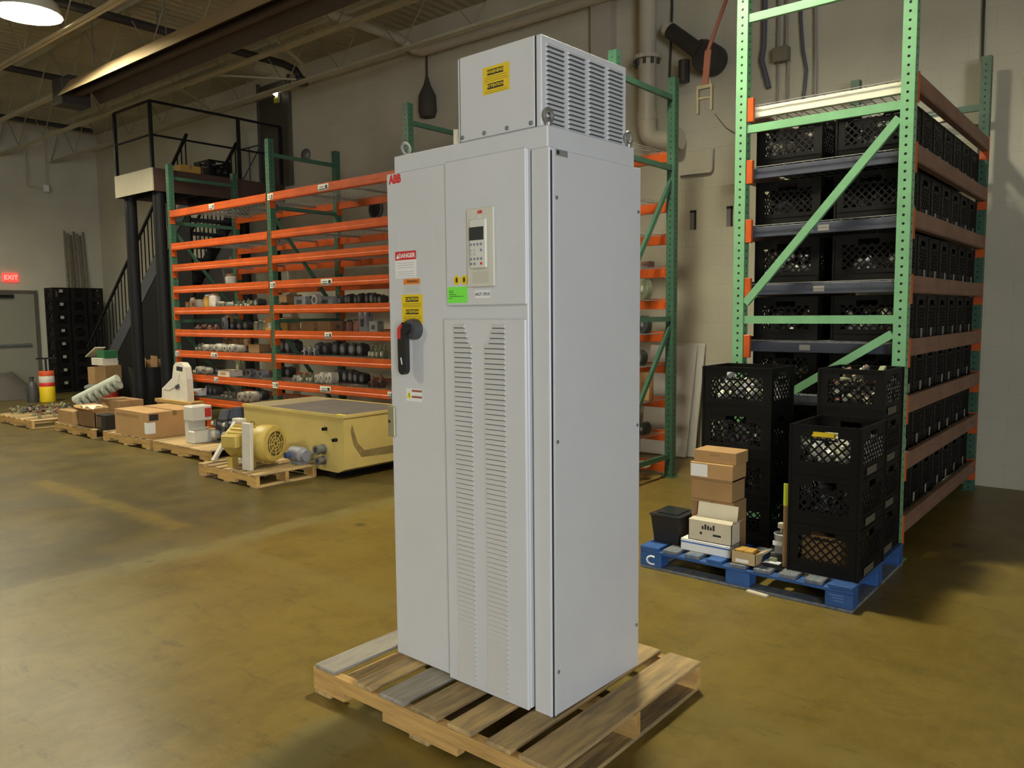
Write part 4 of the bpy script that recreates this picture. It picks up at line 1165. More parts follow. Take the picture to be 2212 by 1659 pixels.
# dark flue pipes along the deck
def pipe(name, label, pts, r, M, parts=(), n=12, cat='pipe', group=None):
    t = thing(name, label, cat, pts[0], 0, group)
    o = Vector(pts[0])
    B().tube([Vector(p)-o for p in pts], r, n).obj('run', M, t, smooth=True)
    return t, o
t, o = pipe('flue_pipe', 'black flue pipe running under the deck, ending in a bend at the back wall', [(-10.32, -1.0, 5.27), (-10.32, 7.2, 5.27), (-10.32, 7.42, 5.23), (-10.29, 7.5, 5.10)], 0.055, DUCT)
B().lathe([(0.10, 0), (0.12, 0.08), (0.06, 0.12)], 12, Matrix.Translation(Vector((-10.29, 7.5, 5.02))-o)).obj('elbow_cap', DUCT, t)
for y in (1.2, 3.4, 4.4, 5.3, 6.4): B().tube([Vector((-10.32, y, 5.32))-o, Vector((-10.32, y, ZC-0.002))-o], 0.006, 6).obj('hanger', ZINCD, t)
t, o = pipe('flue_pipe', 'black pipe under the deck above the heater burner', [(-13.55, -1.0, 5.27), (-13.55, 5.6, 5.27)], 0.05, DUCT)
for y in (1.2, 3.4, 4.4): B().tube([Vector((-13.55, y, 5.32))-o, Vector((-13.55, y, ZC-0.002))-o], 0.006, 6).obj('hanger', ZINCD, t)
t, o = pipe('flue_pipe', 'black pipe under the deck nearest the exit door wall', [(-16.85, -1.0, 5.27), (-16.85, 7.2, 5.27)], 0.045, DUCT)
for y in (3.4, 5.3): B().tube([Vector((-16.85, y, 5.31))-o, Vector((-16.85, y, ZC-0.002))-o], 0.006, 6).obj('hanger', ZINCD, t)
# painted roof drain pipe: out from the roof, along the wall, down and round an elbow
dr = thing('drain_pipe', 'cream roof drain pipe running along the back wall and dropping behind the racks', 'pipe', (-4.43, 7.68, 3.4))
D0 = Vector((-4.43, 7.68, 3.4))
def dp(name, pts, r, M=PIPEW):
    return B().tube([Vector(p)-D0 for p in pts], r, 14).obj(name, M, dr, smooth=True)
dp('roof_run', [(-8.05, 1.2, 5.20), (-8.05, 7.45, 5.20), (-8.05, 7.56, 5.17), (-7.98, 7.64, 5.08), (-7.85, 7.68, 5.04), (-4.75, 7.70, 5.04)], 0.06)
dp('drop', [(-4.43, 7.68, 3.62), (-4.43, 7.68, ZC-0.002)], 0.095)
dp('elbow', [(-4.43, 7.68, 3.66), (-4.43, 7.68, 3.55), (-4.41, 7.68, 3.45), (-4.34, 7.68, 3.38), (-4.22, 7.68, 3.355), (-4.02, 7.68, 3.35)], 0.105)
dp('coupling', [(-4.43, 7.68, 3.60), (-4.43, 7.68, 3.68)], 0.112)
B().lathe([(0.155, -0.02), (0.155, 0.02)], 16, Matrix.Translation(Vector((-4.43, 7.68, 4.25))-D0)).obj('flange', PIPEW, dr)
fb = B().tube([(0, 0, -0.05), (0, 0, 0.03)], 0.014, 6).mesh('flange_bolt', DUCT)
for k in range(6):
    a = R(180+k*36); ob('flange_bolt', fb, dr, (0.135*math.cos(a), 0.135*math.sin(a), 4.22-3.4))
# black exhaust duct and round fan on the back wall
a0 = py(1448, 66, 7.68); a1 = py(1512, 112, 7.68); c0 = py(1526, 124, 7.68)
t = thing('exhaust_fan', 'black exhaust duct with a round fan housing high on the back wall', 'fan', (c0.x, 7.68, c0.z))
O = Vector((c0.x, 7.68, c0.z))
B().tube([(a0.x-O.x, 0.0, a0.z-O.z), (a1.x-O.x, 0.0, a1.z-O.z)], 0.08, 14).obj('duct', DUCT, t, smooth=True)
B().tube([(a0.x-O.x-0.05, 0.0, a0.z-O.z+0.036), (a0.x-O.x+0.01, 0.0, a0.z-O.z-0.007)], 0.075, 14).obj('duct_sleeve', PIPEW, t, smooth=True)
B().lathe([(0.05, -0.06), (0.14, -0.05), (0.155, -0.01), (0.155, 0.17)], 20, Matrix.Rotation(R(-90), 4, 'X')).obj('fan_housing', DUCT, t, smooth=True)
B().tube([(-0.25, 0.0, 0.02), (-0.25, 0.0, -0.20)], 0.06, 10).obj('motor_can', DUCT, t)
B().tube([(-0.05, -0.02, 0.14), (-0.05, 0.10, 0.17)], 0.045, 10).obj('cap', DUCT, t)
# orange strap with a forked steel hook hanging from the roof
s0 = py(1590, -60, 6.6); s1 = py(1530, 108, 6.6); s2 = py(1523, 184, 6.6)
t = thing('lifting_strap', 'faded orange strap with a forked steel hanger dangling from the roof', 'strap', (s2.x, 6.6, s2.z))
O = Vector((s2.x, 6.6, s2.z))
top = s1+(s0-s1)*((ZC-0.01-s1.z)/(s0.z-s1.z))
q = B(); q.bar(top-O, s1-O, 0.03, 0.012, (0, 1, 0)); q.bar(s1-O, s2-O, 0.06, 0.012, (0, 1, 0)); q.obj('webbing', STRAP, t)
q = B(); q.box(-0.075, 0.075, -0.015, 0.015, -0.03, 0.0); q.box(-0.075, -0.055, -0.015, 0.015, -0.24, -0.03); q.box(0.055, 0.075, -0.015, 0.015, -0.22, -0.03); q.box(-0.055, 0.055, -0.01, 0.01, -0.12, -0.10); q.box(0.045, 0.06, -0.015, 0.015, 0, 0.03)
q.obj('fork', FORK, t)
# conduits, box and cables on the wall behind the green rack
t = thing('junction_box', 'small grey junction box with two conduits on the back wall behind the green rack', 'box', py(1687, 118, YB-0.06))
O = Vector(t.location)
B().box(-0.075, 0.075, -0.04, 0.058, -0.07, 0.07, 0.006).obj('box', mat('galv box', (0.20, 0.185, 0.13), 0.5), t)
for x in (-0.035, 0.045): B().tube([(x, 0.02, 0.07), (x, 0.02, ZC-O.z-0.002)], 0.016, 8).obj('conduit', mat('conduit', (0.30, 0.28, 0.25), 0.5), t)
for x in (-0.04, 0.06): B().tube([(x, 0.03, -0.07), (x, 0.03, -0.75)], 0.010, 8).obj('conduit', mat('conduit', (0.30, 0.28, 0.25), 0.5), t)
CABM = mat('cable blue grey', (0.10, 0.10, 0.13), 0.6)
def cable(label, pix, r, M=CABM, top=True, Yc=YB-0.03, name='hanging_cable', cat='cable'):
    pts = [py(a, c, Yc) for a, c in pix]
    if top: pts = [Vector((pts[0].x, Yc, ZC-0.003))]+pts
    o = B().tube([p-pts[-1] for p in pts], r, 8).obj(name, M, None, pts[-1], smooth=True)
    return tag(o, label, cat)
cable('thick blue grey cable drooping down the wall beside the junction box', [(1652, 30), (1650, 100), (1645, 130), (1650, 150), (1656, 172), (1660, 190)], 0.028)
cable('thin dark cable hanging on the wall to the side of the junction box', [(1730, 40), (1735, 110), (1742, 150), (1738, 190), (1730, 240)], 0.016)
cable('straight grey conduit on the wall above the crate rack', [(1762, 10), (1762, 120), (1760, 230)], 0.018, mat('conduit', (0.30, 0.28, 0.25), 0.5))
cable('thin straight conduit on the wall beyond the crate rack', [(2125, 40), (2122, 130), (2120, 330)], 0.010, DUCT)
cable('loose pale wire sagging against the wall between the two racks', [(1545, 245), (1570, 275), (1598, 292)], 0.006, PIPEW, False)
cable('bent thin conduit on the wall between the two racks', [(1541, 322), (1540, 366), (1535, 374), (1470, 381)], 0.009, ZINCD, False)
cable('thin dark conduit dropping behind the cream drain pipe', [(1452, 20), (1447, 160), (1445, 270)], 0.012, DUCT)
# two slotted vents in the wall
for (a, c, a2, c2) in ((1491, 455, 1504, 496), (1570, 446, 1583, 489)):
    p0 = py(a, c, YB); p1 = py(a2, c2, YB)
    t = thing('slot_plate', 'narrow upright slot plate in the wall between the racks', 'vent', ((p0.x+p1.x)/2, YB-0.001, (p0.z+p1.z)/2), 0, 'slot plates in the back wall')
    w_, h_ = (p1.x-p0.x)/2, (p0.z-p1.z)/2
    B().box(-w_, w_, -0.004, 0, -h_, h_).obj('plate', mat('slot grey', (0.22, 0.21, 0.20), 0.6), t)
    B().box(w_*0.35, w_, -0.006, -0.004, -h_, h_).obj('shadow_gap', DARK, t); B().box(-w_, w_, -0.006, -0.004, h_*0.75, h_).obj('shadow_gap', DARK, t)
p = py(815, 452, YB)
t = thing('duct_stub', 'short round dark duct stub in the back wall behind the orange rack', 'duct', (p.x, YB-0.001, p.z))
B().lathe([(0.14, 0), (0.14, 0.05), (0.12, 0.05), (0.12, 0.01)], 18, Matrix.Rotation(R(90), 4, 'X')).obj('collar', ZINCD, t); B().lathe([(0.118, 0), (0.118, 0.012)], 18, Matrix.Rotation(R(90), 4, 'X')).obj('opening', DARK, t)
p = py(663, 335, YB)
t = thing('round_bell', 'round grey bell on the back wall above the orange rack', 'bell', (p.x, YB-0.001, p.z))
B().lathe([(0.10, 0), (0.10, 0.03), (0.06, 0.07), (0.01, 0.08)], 16, Matrix.Rotation(R(90), 4, 'X')).obj('gong', ZINCD, t, smooth=True)
p0 = py(902, 190, 7.6)
t = thing('hanging_bag', 'dark bundled bag hanging on the back wall above the rack', 'bag', (p0.x, 7.78, p0.z-0.35))
B().lathe([(0.10, 0), (0.13, 0.08), (0.12, 0.28), (0.05, 0.42), (0.015, 0.55), (0.012, 0.95)], 12).obj('bundle', mat('dark canvas', (0.055, 0.045, 0.035), 0.8), t, smooth=True)
# white panels leaning between the racks
for k, (xa, xb, yb2, zt, lean) in enumerate(((-4.42, -3.86, 7.545, 1.20, 0.205), (-4.30, -3.79, 7.605, 1.22, 0.19))):
    o = B().box(xa, xb, -0.009, 0.009, 0.0, zt, 0.002).obj('leaning_sheet', mat('panel white', (0.62, 0.60, 0.56), 0.5), None, (0, yb2, 0.004), (-lean, 0, 0))
    tag(o, 'white sheet panel leaning between the racks, front one' if k == 0 else 'white sheet panel leaning between the racks, behind the front one', 'panel')

# ================================================================== things in front of the orange rack
wide = [(i*0.123, 0.105) for i in range(10)]
def boards_for(L, n=7, w=0.1):
    return [(i*(L-w)/(n-1), w) for i in range(n)]
make_pallet('wooden_pallet', 'small wooden pallet carrying the ochre motor', -7.20, 3.90, 0.99, 0.655, boards_for(0.99), 0.125)
make_pallet('wooden_pallet', 'wooden pallet carrying the white bracket and the engine parts', -8.96, 4.31, 1.22, 1.0, boards_for(1.22, 9, 0.13), 0.125)
make_pallet('wooden_pallet', 'wooden pallet carrying the big printed carton', -10.24, 4.30, 1.22, 1.0, boards_for(1.22), 0.125)
make_pallet('wooden_pallet', 'wooden pallet carrying the open cartons and the ribbed roll', -11.66, 4.27, 1.22, 1.0, boards_for(1.22), 0.125)
make_pallet('wooden_pallet', 'wooden pallet heaped with loose scrap near the exit door', -13.35, 4.12, 1.30, 1.0, boards_for(1.30), 0.125)
ZP = 0.1255
# ---- cream tank
TX0, TX1, TY0, TY1, TZ0, TZ1 = -7.50, -5.84, 4.60, 5.49, 0.085, 0.605
tk = thing('steel_tank', 'large cream steel tank with a grey lid and a scorched side', 'tank', ((TX0+TX1)/2, (TY0+TY1)/2, 0))
ox, oy = (TX0+TX1)/2, (TY0+TY1)/2
a, b2 = (TX1-TX0)/2, (TY1-TY0)/2
B().prism([(-a, TZ0), (a-0.10, TZ0-0.02), (a, TZ0+0.02), (a, TZ1), (-a, TZ1)], -b2, b2, 'y').obj('shell', TANK, tk)
rim = B(); rim.box(-a-.012, a+.012, -b2-.012, -b2+.012, TZ1-.015, TZ1+.012); rim.box(-a-.012, a+.012, b2-.012, b2+.012, TZ1-.015, TZ1+.012); rim.box(-a-.012, -a+.012, -b2+.012, b2-.012, TZ1-.015, TZ1+.012); rim.box(a-.012, a+.012, -b2+.012, b2-.012, TZ1-.015, TZ1+.012)
rim.obj('rim', TANK, tk)
B().box(-a+0.42, a-.014, -b2+.014, b2-.014, TZ1-.001, TZ1+0.006).obj('lid', TANKTOP, tk)
B().box(-a+.014, -a+0.41, -b2+.014, b2-.014, TZ1-.001, TZ1+0.010).obj('lid', mat('lid tan', (0.30, 0.25, 0.15), 0.6), tk)
B().box(a-0.16, a-0.06, -b2+0.02, -b2+0.08, TZ1+0.006, TZ1+0.008).obj('lime_sticker', YELB, tk)
for x in (-a+0.12, a-0.25):
    B().box(x-0.06, x+0.06, -b2+0.05, b2-0.05, 0, TZ0-0.002).obj('skid', BLKST, tk)
# scorch mark on the right side plate: thin flaked patch standing proud
sc = [(-b2+0.10, 0.52), (-b2+0.16, 0.34), (-b2+0.24, 0.26), (-b2+0.60, 0.26), (-b2+0.62, 0.18), (-b2+0.20, 0.20), (-b2+0.11, 0.33), (-b2+0.08, 0.46)]
B().prism(sc, a+0.0003, a+0.002, 'x').obj('scorch_patch', STAIN, tk)
def stub(px, py_, r, l, M, name):
    p = py(px, py_, TY0); return B().lathe([(r*1.25, 0), (r*1.25, 0.02), (r, 0.02), (r, l), (r*1.15, l), (r*1.15, l+0.03), (r*0.7, l+0.03), (r*0.7, l)], 14, Matrix.Translation((p.x-ox, -b2, p.z)) @ Matrix.Rotation(R(90), 4, 'X')).obj(name, M, tk, smooth=True)
stub(700, 970, 0.040, 0.07, ZINCD, 'pipe_stub'); stub(700, 994, 0.034, 0.05, ZINCD, 'pipe_stub'); stub(673, 985, 0.035, 0.005, STAIN, 'port_cover'); stub(705, 926, 0.014, 0.015, BLKST, 'fitting'); stub(727, 950, 0.014, 0.015, BLKST, 'fitting')
# ---- ochre motor: axis turned towards the aisle
mo = thing('electric_motor', 'ochre electric motor with a round slotted fan cover on a pallet', 'motor', (-6.60, 4.17, ZP), R(17))
MX = Matrix.Translation((0, 0, 0.225)) @ Matrix.Rotation(R(90), 4, 'Y')
B().lathe([(0.14, -0.28), (0.155, -0.25), (0.155, 0.08), (0.16, 0.09), (0.16, 0.10)], 24, MX).obj('frame', GOLD, mo, smooth=True)
B().lathe([(0.172, 0.06), (0.178, 0.10), (0.178, 0.19), (0.165, 0.215), (0.125, 0.225), (0.120, 0.215), (0.155, 0.20), (0.165, 0.10)], 28, MX, cap=False).obj('fan_cover', GOLD, mo, smooth=True)
B().lathe([(0.15, 0.17), (0.15, 0.18)], 24, MX).obj('fan', GOLDD, mo)
gq = B()
for r in (0.03, 0.06, 0.09, 0.12):
    gq.tube([(0.222, r*math.cos(R(18*k)), 0.225+r*math.sin(R(18*k))) for k in range(20)], 0.004, 5, closed=True)
for k in range(8):
    c, s_ = math.cos(R(45*k)), math.sin(R(45*k)); gq.tube([(0.222, 0.02*c, 0.225+0.02*s_), (0.220, 0.135*c, 0.225+0.135*s_)], 0.005, 5)
gq.obj('grille', GOLD, mo)
for k in range(7):
    ang = R(40+k*17); c, s_ = math.cos(ang), math.sin(ang)
    B().bar((-0.23, 0.158*c, 0.225+0.158*s_), (0.06, 0.158*c, 0.225+0.158*s_), 0.008, 0.02, (0, c, s_)).obj('cooling_fin', GOLD, mo)
B().box(-0.20, -0.02, -0.26, -0.13, 0.20, 0.32, 0.01).obj('terminal_box', GOLD, mo)
for x in (-0.18, 0.03):
    for y in (-1, 1):
        B().box(x-0.03, x+0.03, y*0.13-0.04, y*0.13+0.04, 0, 0.10).obj('foot', GOLD, mo)
B().tube([(-0.28, 0, 0.225), (-0.38, 0, 0.225)], 0.025, 10).obj('shaft', ZINC, mo)
B().tube([(-0.04+0.025*math.cos(R(30*k)), 0, 0.40+0.025*math.sin(R(30*k))) for k in range(12)], 0.007, 6, closed=True).obj('lifting_eye', GOLDD, mo)
# white boards and frame pieces by the motor
p = pz(543, 1014, ZP)
t = tag(B().box(-0.055, 0.055, -0.02, 0.02, 0, 0.44, 0.004).obj('white_board', OFFW, None, (p.x, p.y-0.035, ZP), (R(0), R(2), R(12))), 'upright white painted board standing in front of the ochre motor', 'board')
t = thing('white_strut', 'slanting white steel strut propped on the motor pallet', 'strut', (-7.13, 4.02, ZP))
B().bar((0, 0, 0.01), (0.0, 0.27, 0.385), 0.05, 0.03).obj('bar', OFFW, t); B().box(-0.04, 0.10, 0.24, 0.32, 0.36, 0.40, 0.004).obj('top_bracket', OFFW, t); B().box(-0.03, 0.03, 0.27, 0.30, 0, 0.37).obj('leg', OFFW, t)
t = tag(B().bar((-0.10, 0, 0.02), (0.10, 0.02, 0.02), 0.06, 0.035, (0, 0, 1), 0.004).obj('white_block', OFFW, None, pz(517, 1000, ZP)), 'short white block lying on the motor pallet', 'block')
p = pz(630, 992, ZP)
t = thing('cast_pump', 'grey cast pump with a blue port on the motor pallet', 'pump', (-6.36, 4.475, ZP))
B().lathe([(0.05, -0.12), (0.075, -0.10), (0.075, 0.06), (0.055, 0.08), (0.055, 0.12)], 14, Matrix.Translation((0, 0, 0.09)) @ Matrix.Rotation(R(90), 4, 'Y')).obj('casing', GRYP, t, smooth=True)
B().lathe([(0.03, 0), (0.03, 0.07)], 10, Matrix.Translation((-0.06, -0.05, 0.09)) @ Matrix.Rotation(R(90), 4, 'X')).obj('port', mat('blue port', (0.05, 0.10, 0.25), 0.5), t); B().box(-0.08, 0.08, -0.05, 0.05, 0, 0.03).obj('foot', GRYP, t)
# ---- white bracket and engine parts
p = pz(420, 960, ZP)
t = thing('white_bracket', 'tall white plastic bracket standing on a pallet beside engine parts', 'bracket', (p.x-0.12, p.y+0.12, ZP))
B().box(-0.10, -0.03, -0.11, 0.11, 0, 0.40, 0.01).obj('column', PVC, t); B().box(-0.10, 0.10, -0.12, 0.12, 0.25, 0.42, 0.012).obj('upper_box', PVC, t); B().box(-0.03, 0.10, -0.11, 0.11, 0.0, 0.14, 0.01).obj('lower_box', PVC, t); B().box(0.101, 0.112, 0.03, 0.10, 0.29, 0.39).obj('red_plate', REDP, t)
for k, (px_, py_, sx, h, M, nm) in enumerate(((463, 957, 0.09, 0.36, CHAR, 'dark grey engine block'), (488, 961, 0.085, 0.40, mat('navy cover', (0.03, 0.04, 0.07), 0.5), 'navy engine cover'))):
    p = pz(px_, py_, ZP)
    t = thing('engine_part', nm+' standing beside the white bracket', 'engine part', (p.x, p.y+0.16, ZP))
    q = B(); q.box(-sx, sx, -0.10, 0.10, 0.02, h*0.62, 0.02); q.lathe([(0.07, h*0.6), (0.09, h*0.72), (0.06, h)], 12); q.obj('block', M, t)
    B().lathe([(0.04, -0.05), (0.055, -0.03), (0.055, 0.03), (0.03, 0.05)], 12, Matrix.Translation((-0.03, -0.13, 0.09)) @ Matrix.Rotation(R(90), 4, 'X')).obj('flange', SILV, t)
    B().tube([(0.04, -0.11, 0.16), (0.05, -0.17, 0.20), (0.02, -0.15, 0.26)], 0.02, 8).obj('hose', DKGR, t)
    B().box(-sx*0.9, sx*0.9, -0.11, 0.11, 0, 0.02).obj('base', ZINCD, t)
    B().lathe([(0.02, 0), (0.028, 0.02), (0.02, 0.05)], 8, Matrix.Translation((-0.05, -0.105, 0.22)) @ Matrix.Rotation(R(90), 4, 'X')).obj('cap', PALE, t)
# ---- big printed carton
c0 = pz(318, 950, ZP)
t = thing('carton', 'big brown carton with a printed band and a shipping label on a pallet', 'box', (-9.48, 4.64, ZP))
B().box(-0.42, 0.42, -0.33, 0.33, 0, 0.305, 0.004).obj('body', CARD, t)
q = B()
for k in range(11): q.box(-0.37+0.053*k, -0.33+0.053*k, -0.3306, -0.330, 0.225, 0.262)
q.obj('printed_band', CARDD, t)
B().box(0.34, 0.4206, -0.3310, -0.24, 0.06, 0.19).obj('shipping_label', WHITE, t); B().box(0.4201, 0.4206, -0.31, -0.20, 0.21, 0.285).obj('print_block', INK, t); B().box(-0.4206, 0.4206, -0.025, 0.025, 0.25, 0.3056).obj('tape', TAPE, t)
# ---- carton with the white plastic hood behind it
carton('carton', 'flat brown carton under the white plastic hood', -10.95, -9.98, 5.00, 5.28, ZP, 0.40, CARD) if False else None
t = thing('low_bench', 'low timber bench carrying the white plastic hood', 'bench', (-10.46, 5.43, 0))
B().box(-0.50, 0.50, -0.10, 0.10, 0.35, 0.40, 0.004).obj('top', WOOD_X, t)
for x in (-0.42, 0.42): B().box(x-0.04, x+0.04, -0.09, 0.09, 0, 0.35).obj('leg', WOOD_Y, t)
hd_ = thing('plastic_hood', 'white moulded plastic hood with a handle slot, standing on end', 'hood', (-10.42, 5.42, 0.4005))
def hood():
    out = [(-0.42, 0.0), (0.30, 0.0), (0.29, 0.30), (0.26, 0.46), (0.18, 0.52), (0.02, 0.52), (-0.05, 0.47), (-0.10, 0.30), (-0.40, 0.14)]
    B().prism(out, -0.045, 0.045, 'y').obj('shell', OFFW, hd_)
    B().prism([(0.03, 0.41), (0.19, 0.40), (0.20, 0.46), (0.04, 0.47)], -0.047, -0.045, 'y').obj('handle_slot', DARK, hd_)
    B().prism([(-0.36, 0.135), (-0.20, 0.125), (0.04, 0.20), (0.12, 0.38), (-0.02, 0.40), (-0.08, 0.30)], -0.052, -0.045, 'y').obj('raised_panel', PVC, hd_)
    B().bar((0.0, -0.053, 0.175), (0.10, -0.053, 0.205), 0.01, 0.05, (0, 0, 1)).obj('shadow_slot', CHAR, hd_)
hood()
# ---- open cartons with a black unit, ribbed roll
t = thing('open_carton', 'open brown carton with a dark interior beside the big printed carton', 'box', (-10.75, 4.52, ZP))
q = B(); q.box(-.26, .26, -.20, -.19, 0, .2); q.box(-.26, .26, .19, .2, 0, .2); q.box(-.26, -.25, -.2, .2, 0, .2); q.box(.25, .26, -.2, .2, 0, .2); q.box(-.26, .26, -.2, .2, 0, .01); q.obj('body', CARDD, t)
B().add([(-.26, -.2, .2), (.26, -.2, .2), (.26, -.30, .26), (-.26, -.30, .26)], [(0, 1, 2, 3)]).obj('flap', CARD, t); B().add([(-.26, -.2, .2), (-.26, .2, .2), (-.40, .2, .26), (-.40, -.2, .26)], [(0, 1, 2, 3)]).obj('flap', CARD, t)
t = thing('black_unit', 'black electrical unit sitting in front of the open carton', 'unit', (-10.62, 4.29, ZP)); 
t.location = (-10.33, 4.40, ZP)
B().box(-.12, .12, -.08, .08, 0, .19, .006).obj('case', BLACK, t); B().box(-.10, .02, -.084, -.08, .03, .16).obj('face_plate', mat('brown case', (0.09, 0.06, 0.04), 0.5), t)
carton('carton', 'low brown carton at the end of the pallet with the ribbed roll', -11.62, -11.12, 4.30, 4.62, ZP, 0.30, CARD)
t = thing('foam_sheet', 'crumpled white packing sheet draped over the open carton', 'sheet', (-10.78, 4.42, 0.355))
q = B(); n = 6; vs = []; 
rr = random.Random(4)
for i in range(n):
    for j in range(n): vs.append((-.16+.32*i/(n-1), -.10+.20*j/(n-1), rr.uniform(0, 0.05)))
q.add(vs, [(i*n+j, (i+1)*n+j, (i+1)*n+j+1, i*n+j+1) for i in range(n-1) for j in range(n-1)]); q.obj('sheet', mat('foam white', (0.66, 0.64, 0.50), 0.6), t)
t = thing('ribbed_roll', 'leaning grey green ribbed plastic roll on the cartons', 'roll', (-11.34, 4.52, 0.36))
P0 = Vector((-.10, -.06, 0.06)); P1 = Vector((0.42, 0.30, 0.36))
B().tube([P0, P1], 0.055, 14).obj('tube', mat('roll green', (0.42, 0.46, 0.38), 0.5), t, smooth=True)
for k in range(7):
    c = P0.lerp(P1, (k+0.5)/7.0)+Vector((0.05, 0.02, -0.06)); d = (P1-P0).normalized()*0.02
    B().tube([c-d, c+d], 0.075, 12).obj('rib', mat('roll grey', (0.26, 0.27, 0.22), 0.6), t)
t = thing('prop_carton', 'brown carton propping up the ribbed roll', 'box', (-11.02, 4.90, ZP)); B().box(-.30, .30, -.16, .16, 0, .30, .004).obj('body', CARDD, t); B().box(-.3006, .3006, -.02, .02, .25, .3006).obj('tape', TAPE, t)
pile((-12.70, 4.62, ZP-0.011), 'loose scrap, hose ends and rags heaped on the pallet near the exit door', 1.15, 0.85, 0.13, 140, (OLIVE, DKGR, RUST, OLIVE), 77)
# ---- grey tote, cartons, green box, barrel, bucket
t = thing('grey_tote', 'grey plastic tote with a ribbed side on the floor by the stairs', 'tote', (-14.72, 6.25, 0), R(-30))
q = B(); q.add([(-.33, -.22, 0), (.33, -.22, 0), (.33, .22, 0), (-.33, .22, 0), (-.36, -.25, .33), (.36, -.25, .33), (.36, .25, .33), (-.36, .25, .33)], [(3, 2, 1, 0), (0, 1, 5, 4), (1, 2, 6, 5), (2, 3, 7, 6), (3, 0, 4, 7), (4, 5, 6, 7)]); q.obj('tub', GREYBIN, t)
B().box(-.38, .38, -.27, .27, .30, .345, .006).obj('lid', GREYBIN, t)
for k in range(9): B().box(-.30+.072*k, -.28+.072*k, -.252, -.225, .05, .28).obj('rib', GREYBIN, t)
zt = 0.3455
carton('carton', 'brown carton standing on the grey tote, darker one', -14.72, -14.42, 6.16, 6.44, zt, zt+0.34, CARDD)
carton('carton', 'brown carton standing on the grey tote, paler one', -15.06, -14.78, 6.12, 6.40, zt, zt+0.30, CARD)
t = carton('carton', 'white carton on top of the brown cartons on the grey tote', -14.95, -14.50, 6.15, 6.42, zt+0.341, zt+0.47, OFFW, tape=False)
t = carton('green_box', 'dark green box on the white carton above the grey tote', -14.80, -14.48, 6.18, 6.42, zt+0.471, zt+0.60, mat('green box', (0.03, 0.14, 0.05), 0.5), tape=False)
t = tag(B().bar((-0.17, 0, 0.0), (0.13, 0.05, 0.17), 0.20, 0.02).obj('cardboard_flap', CARDL, None, (-15.02, 6.24, zt+0.482)), 'pale cardboard sheet leaning on the green box', 'sheet')
t = thing('waste_barrel', 'black ribbed waste barrel filled with flattened cartons under the stairs', 'barrel', (-13.05, 6.28, 0))
B().lathe([(.26, 0), (.30, .60), (.315, .72), (.30, .72), (.285, .60), (.25, .02)], 20, cap=False).obj('barrel', BLACK, t, smooth=True); B().lathe([(.27, .02), (.285, .55)], 16).obj('liner', DARK, t)
for k in range(10):
    an = R(36*k); B().tube([(.272*math.cos(an), .272*math.sin(an), .08), (.303*math.cos(an), .303*math.sin(an), .58)], .012, 6).obj('rib', BLACK, t)
for k, (x, y, w, h, M) in enumerate(((-.10, -.05, .26, .30, CARDD), (.08, .05, .22, .34, CARD), (0.0, .12, .30, .28, CARDD))):
    o = B().box(-w/2, w/2, -.006, .006, 0, h).obj('flat_carton', M, None, (-13.05+x, 6.28+y, .555), (R(6*k-6), R(8-6*k), R(20*k-20)))
    tag(o, 'flattened carton sticking out of the black waste barrel', 'carton', 'flattened cartons in the barrel')
t = thing('red_bucket', 'red bucket with a white label in front of the black barrel', 'bucket', (-13.60, 5.84, 0))
B().lathe([(.13, 0), (.155, .34), (.162, .34), (.162, .36), (.145, .36), (.13, .02)], 18, cap=False).obj('pail', REDP, t, smooth=True); B().lathe([(.12, .02), (.14, .30)], 12).obj('contents', DARK, t)
B().box(.10, .142, -.09, .02, .10, .20, .004).obj('label', OFFW, t)
# ---- banded drum with pump
t = thing('pump_drum', 'small red, white and yellow drum with a black hand pump near the exit door', 'drum', (-15.8, 5.70, 0))
for (z0_, z1_, M, nm) in ((0.005, .29, YEL, 'yellow_band'), (.29, .36, RED, 'red_band'), (.36, .48, OFFW, 'white_band'), (.48, .57, mat('red orange', (0.65, 0.09, 0.02), 0.5), 'red_top')):
    B().lathe([(.128, z0_), (.13, z0_+.01), (.13, z1_-.004), (.128, z1_)], 18).obj(nm, M, t, smooth=True)
q = B(); q.tube([(0, 0, .57), (0, 0, .80)], .018, 8); q.bar((-.06, -.14, .80), (.06, .16, .80), .03, .03); q.obj('pump_handle', BLKST, t)
t = thing('dark_jug', 'dark jug standing beside the banded drum', 'jug', (-15.95, 5.50, 0)); B().lathe([(.09, 0), (.10, .25), (.07, .34), (.03, .38), (.03, .43)], 14).obj('body', DKGR, t, smooth=True); B().lathe([(.036, .43), (.036, .47)], 10).obj('cap', BLACK, t)
# ---- tarp heap by the exit door
q = B(); n = 9; vs = []; rr = random.Random(9)
for i in range(n):
    for j in range(n):
        u, v = -1+2*i/(n-1), -1+2*j/(n-1); h = max(0.0, 1-(u*u+v*v))
        vs.append((u*.55, v*.60, 0.004+h*.50*(0.85+0.3*rr.random()) if h > 0 else 0.004))
q.add(vs, [(i*n+j, (i+1)*n+j, (i+1)*n+j+1, i*n+j+1) for i in range(n-1) for j in range(n-1)])
tag(q.obj('dark_tarp', mat('dark tarp', (0.075, 0.068, 0.055), 0.8), None, (-17.2, 5.45, 0), smooth=True), 'dark folded tarp heaped on the floor in front of the exit door', 'tarp')
# ---- crate wall beside the exit door
CR_W = crate_mesh(0.415, 0.304, CRH)
for c in range(3):
    for k in range(8):
        y = 6.66+c*0.335
        pos = ['bottom', 'second', 'third', 'fourth', 'fifth', 'sixth', 'seventh', 'top'][k]
        crate(CR_W, (-17.66, y, 0.0005+k*0.269), f'black crate, {["door side", "middle", "stair side"][c]} column, {pos} layer of the crate wall by the exit door', f'{pos} layer of crates by the exit door', 0.0, (ctagm, (0.415/2+0.007, 0.0, 0.20)) if c == 0 else None)
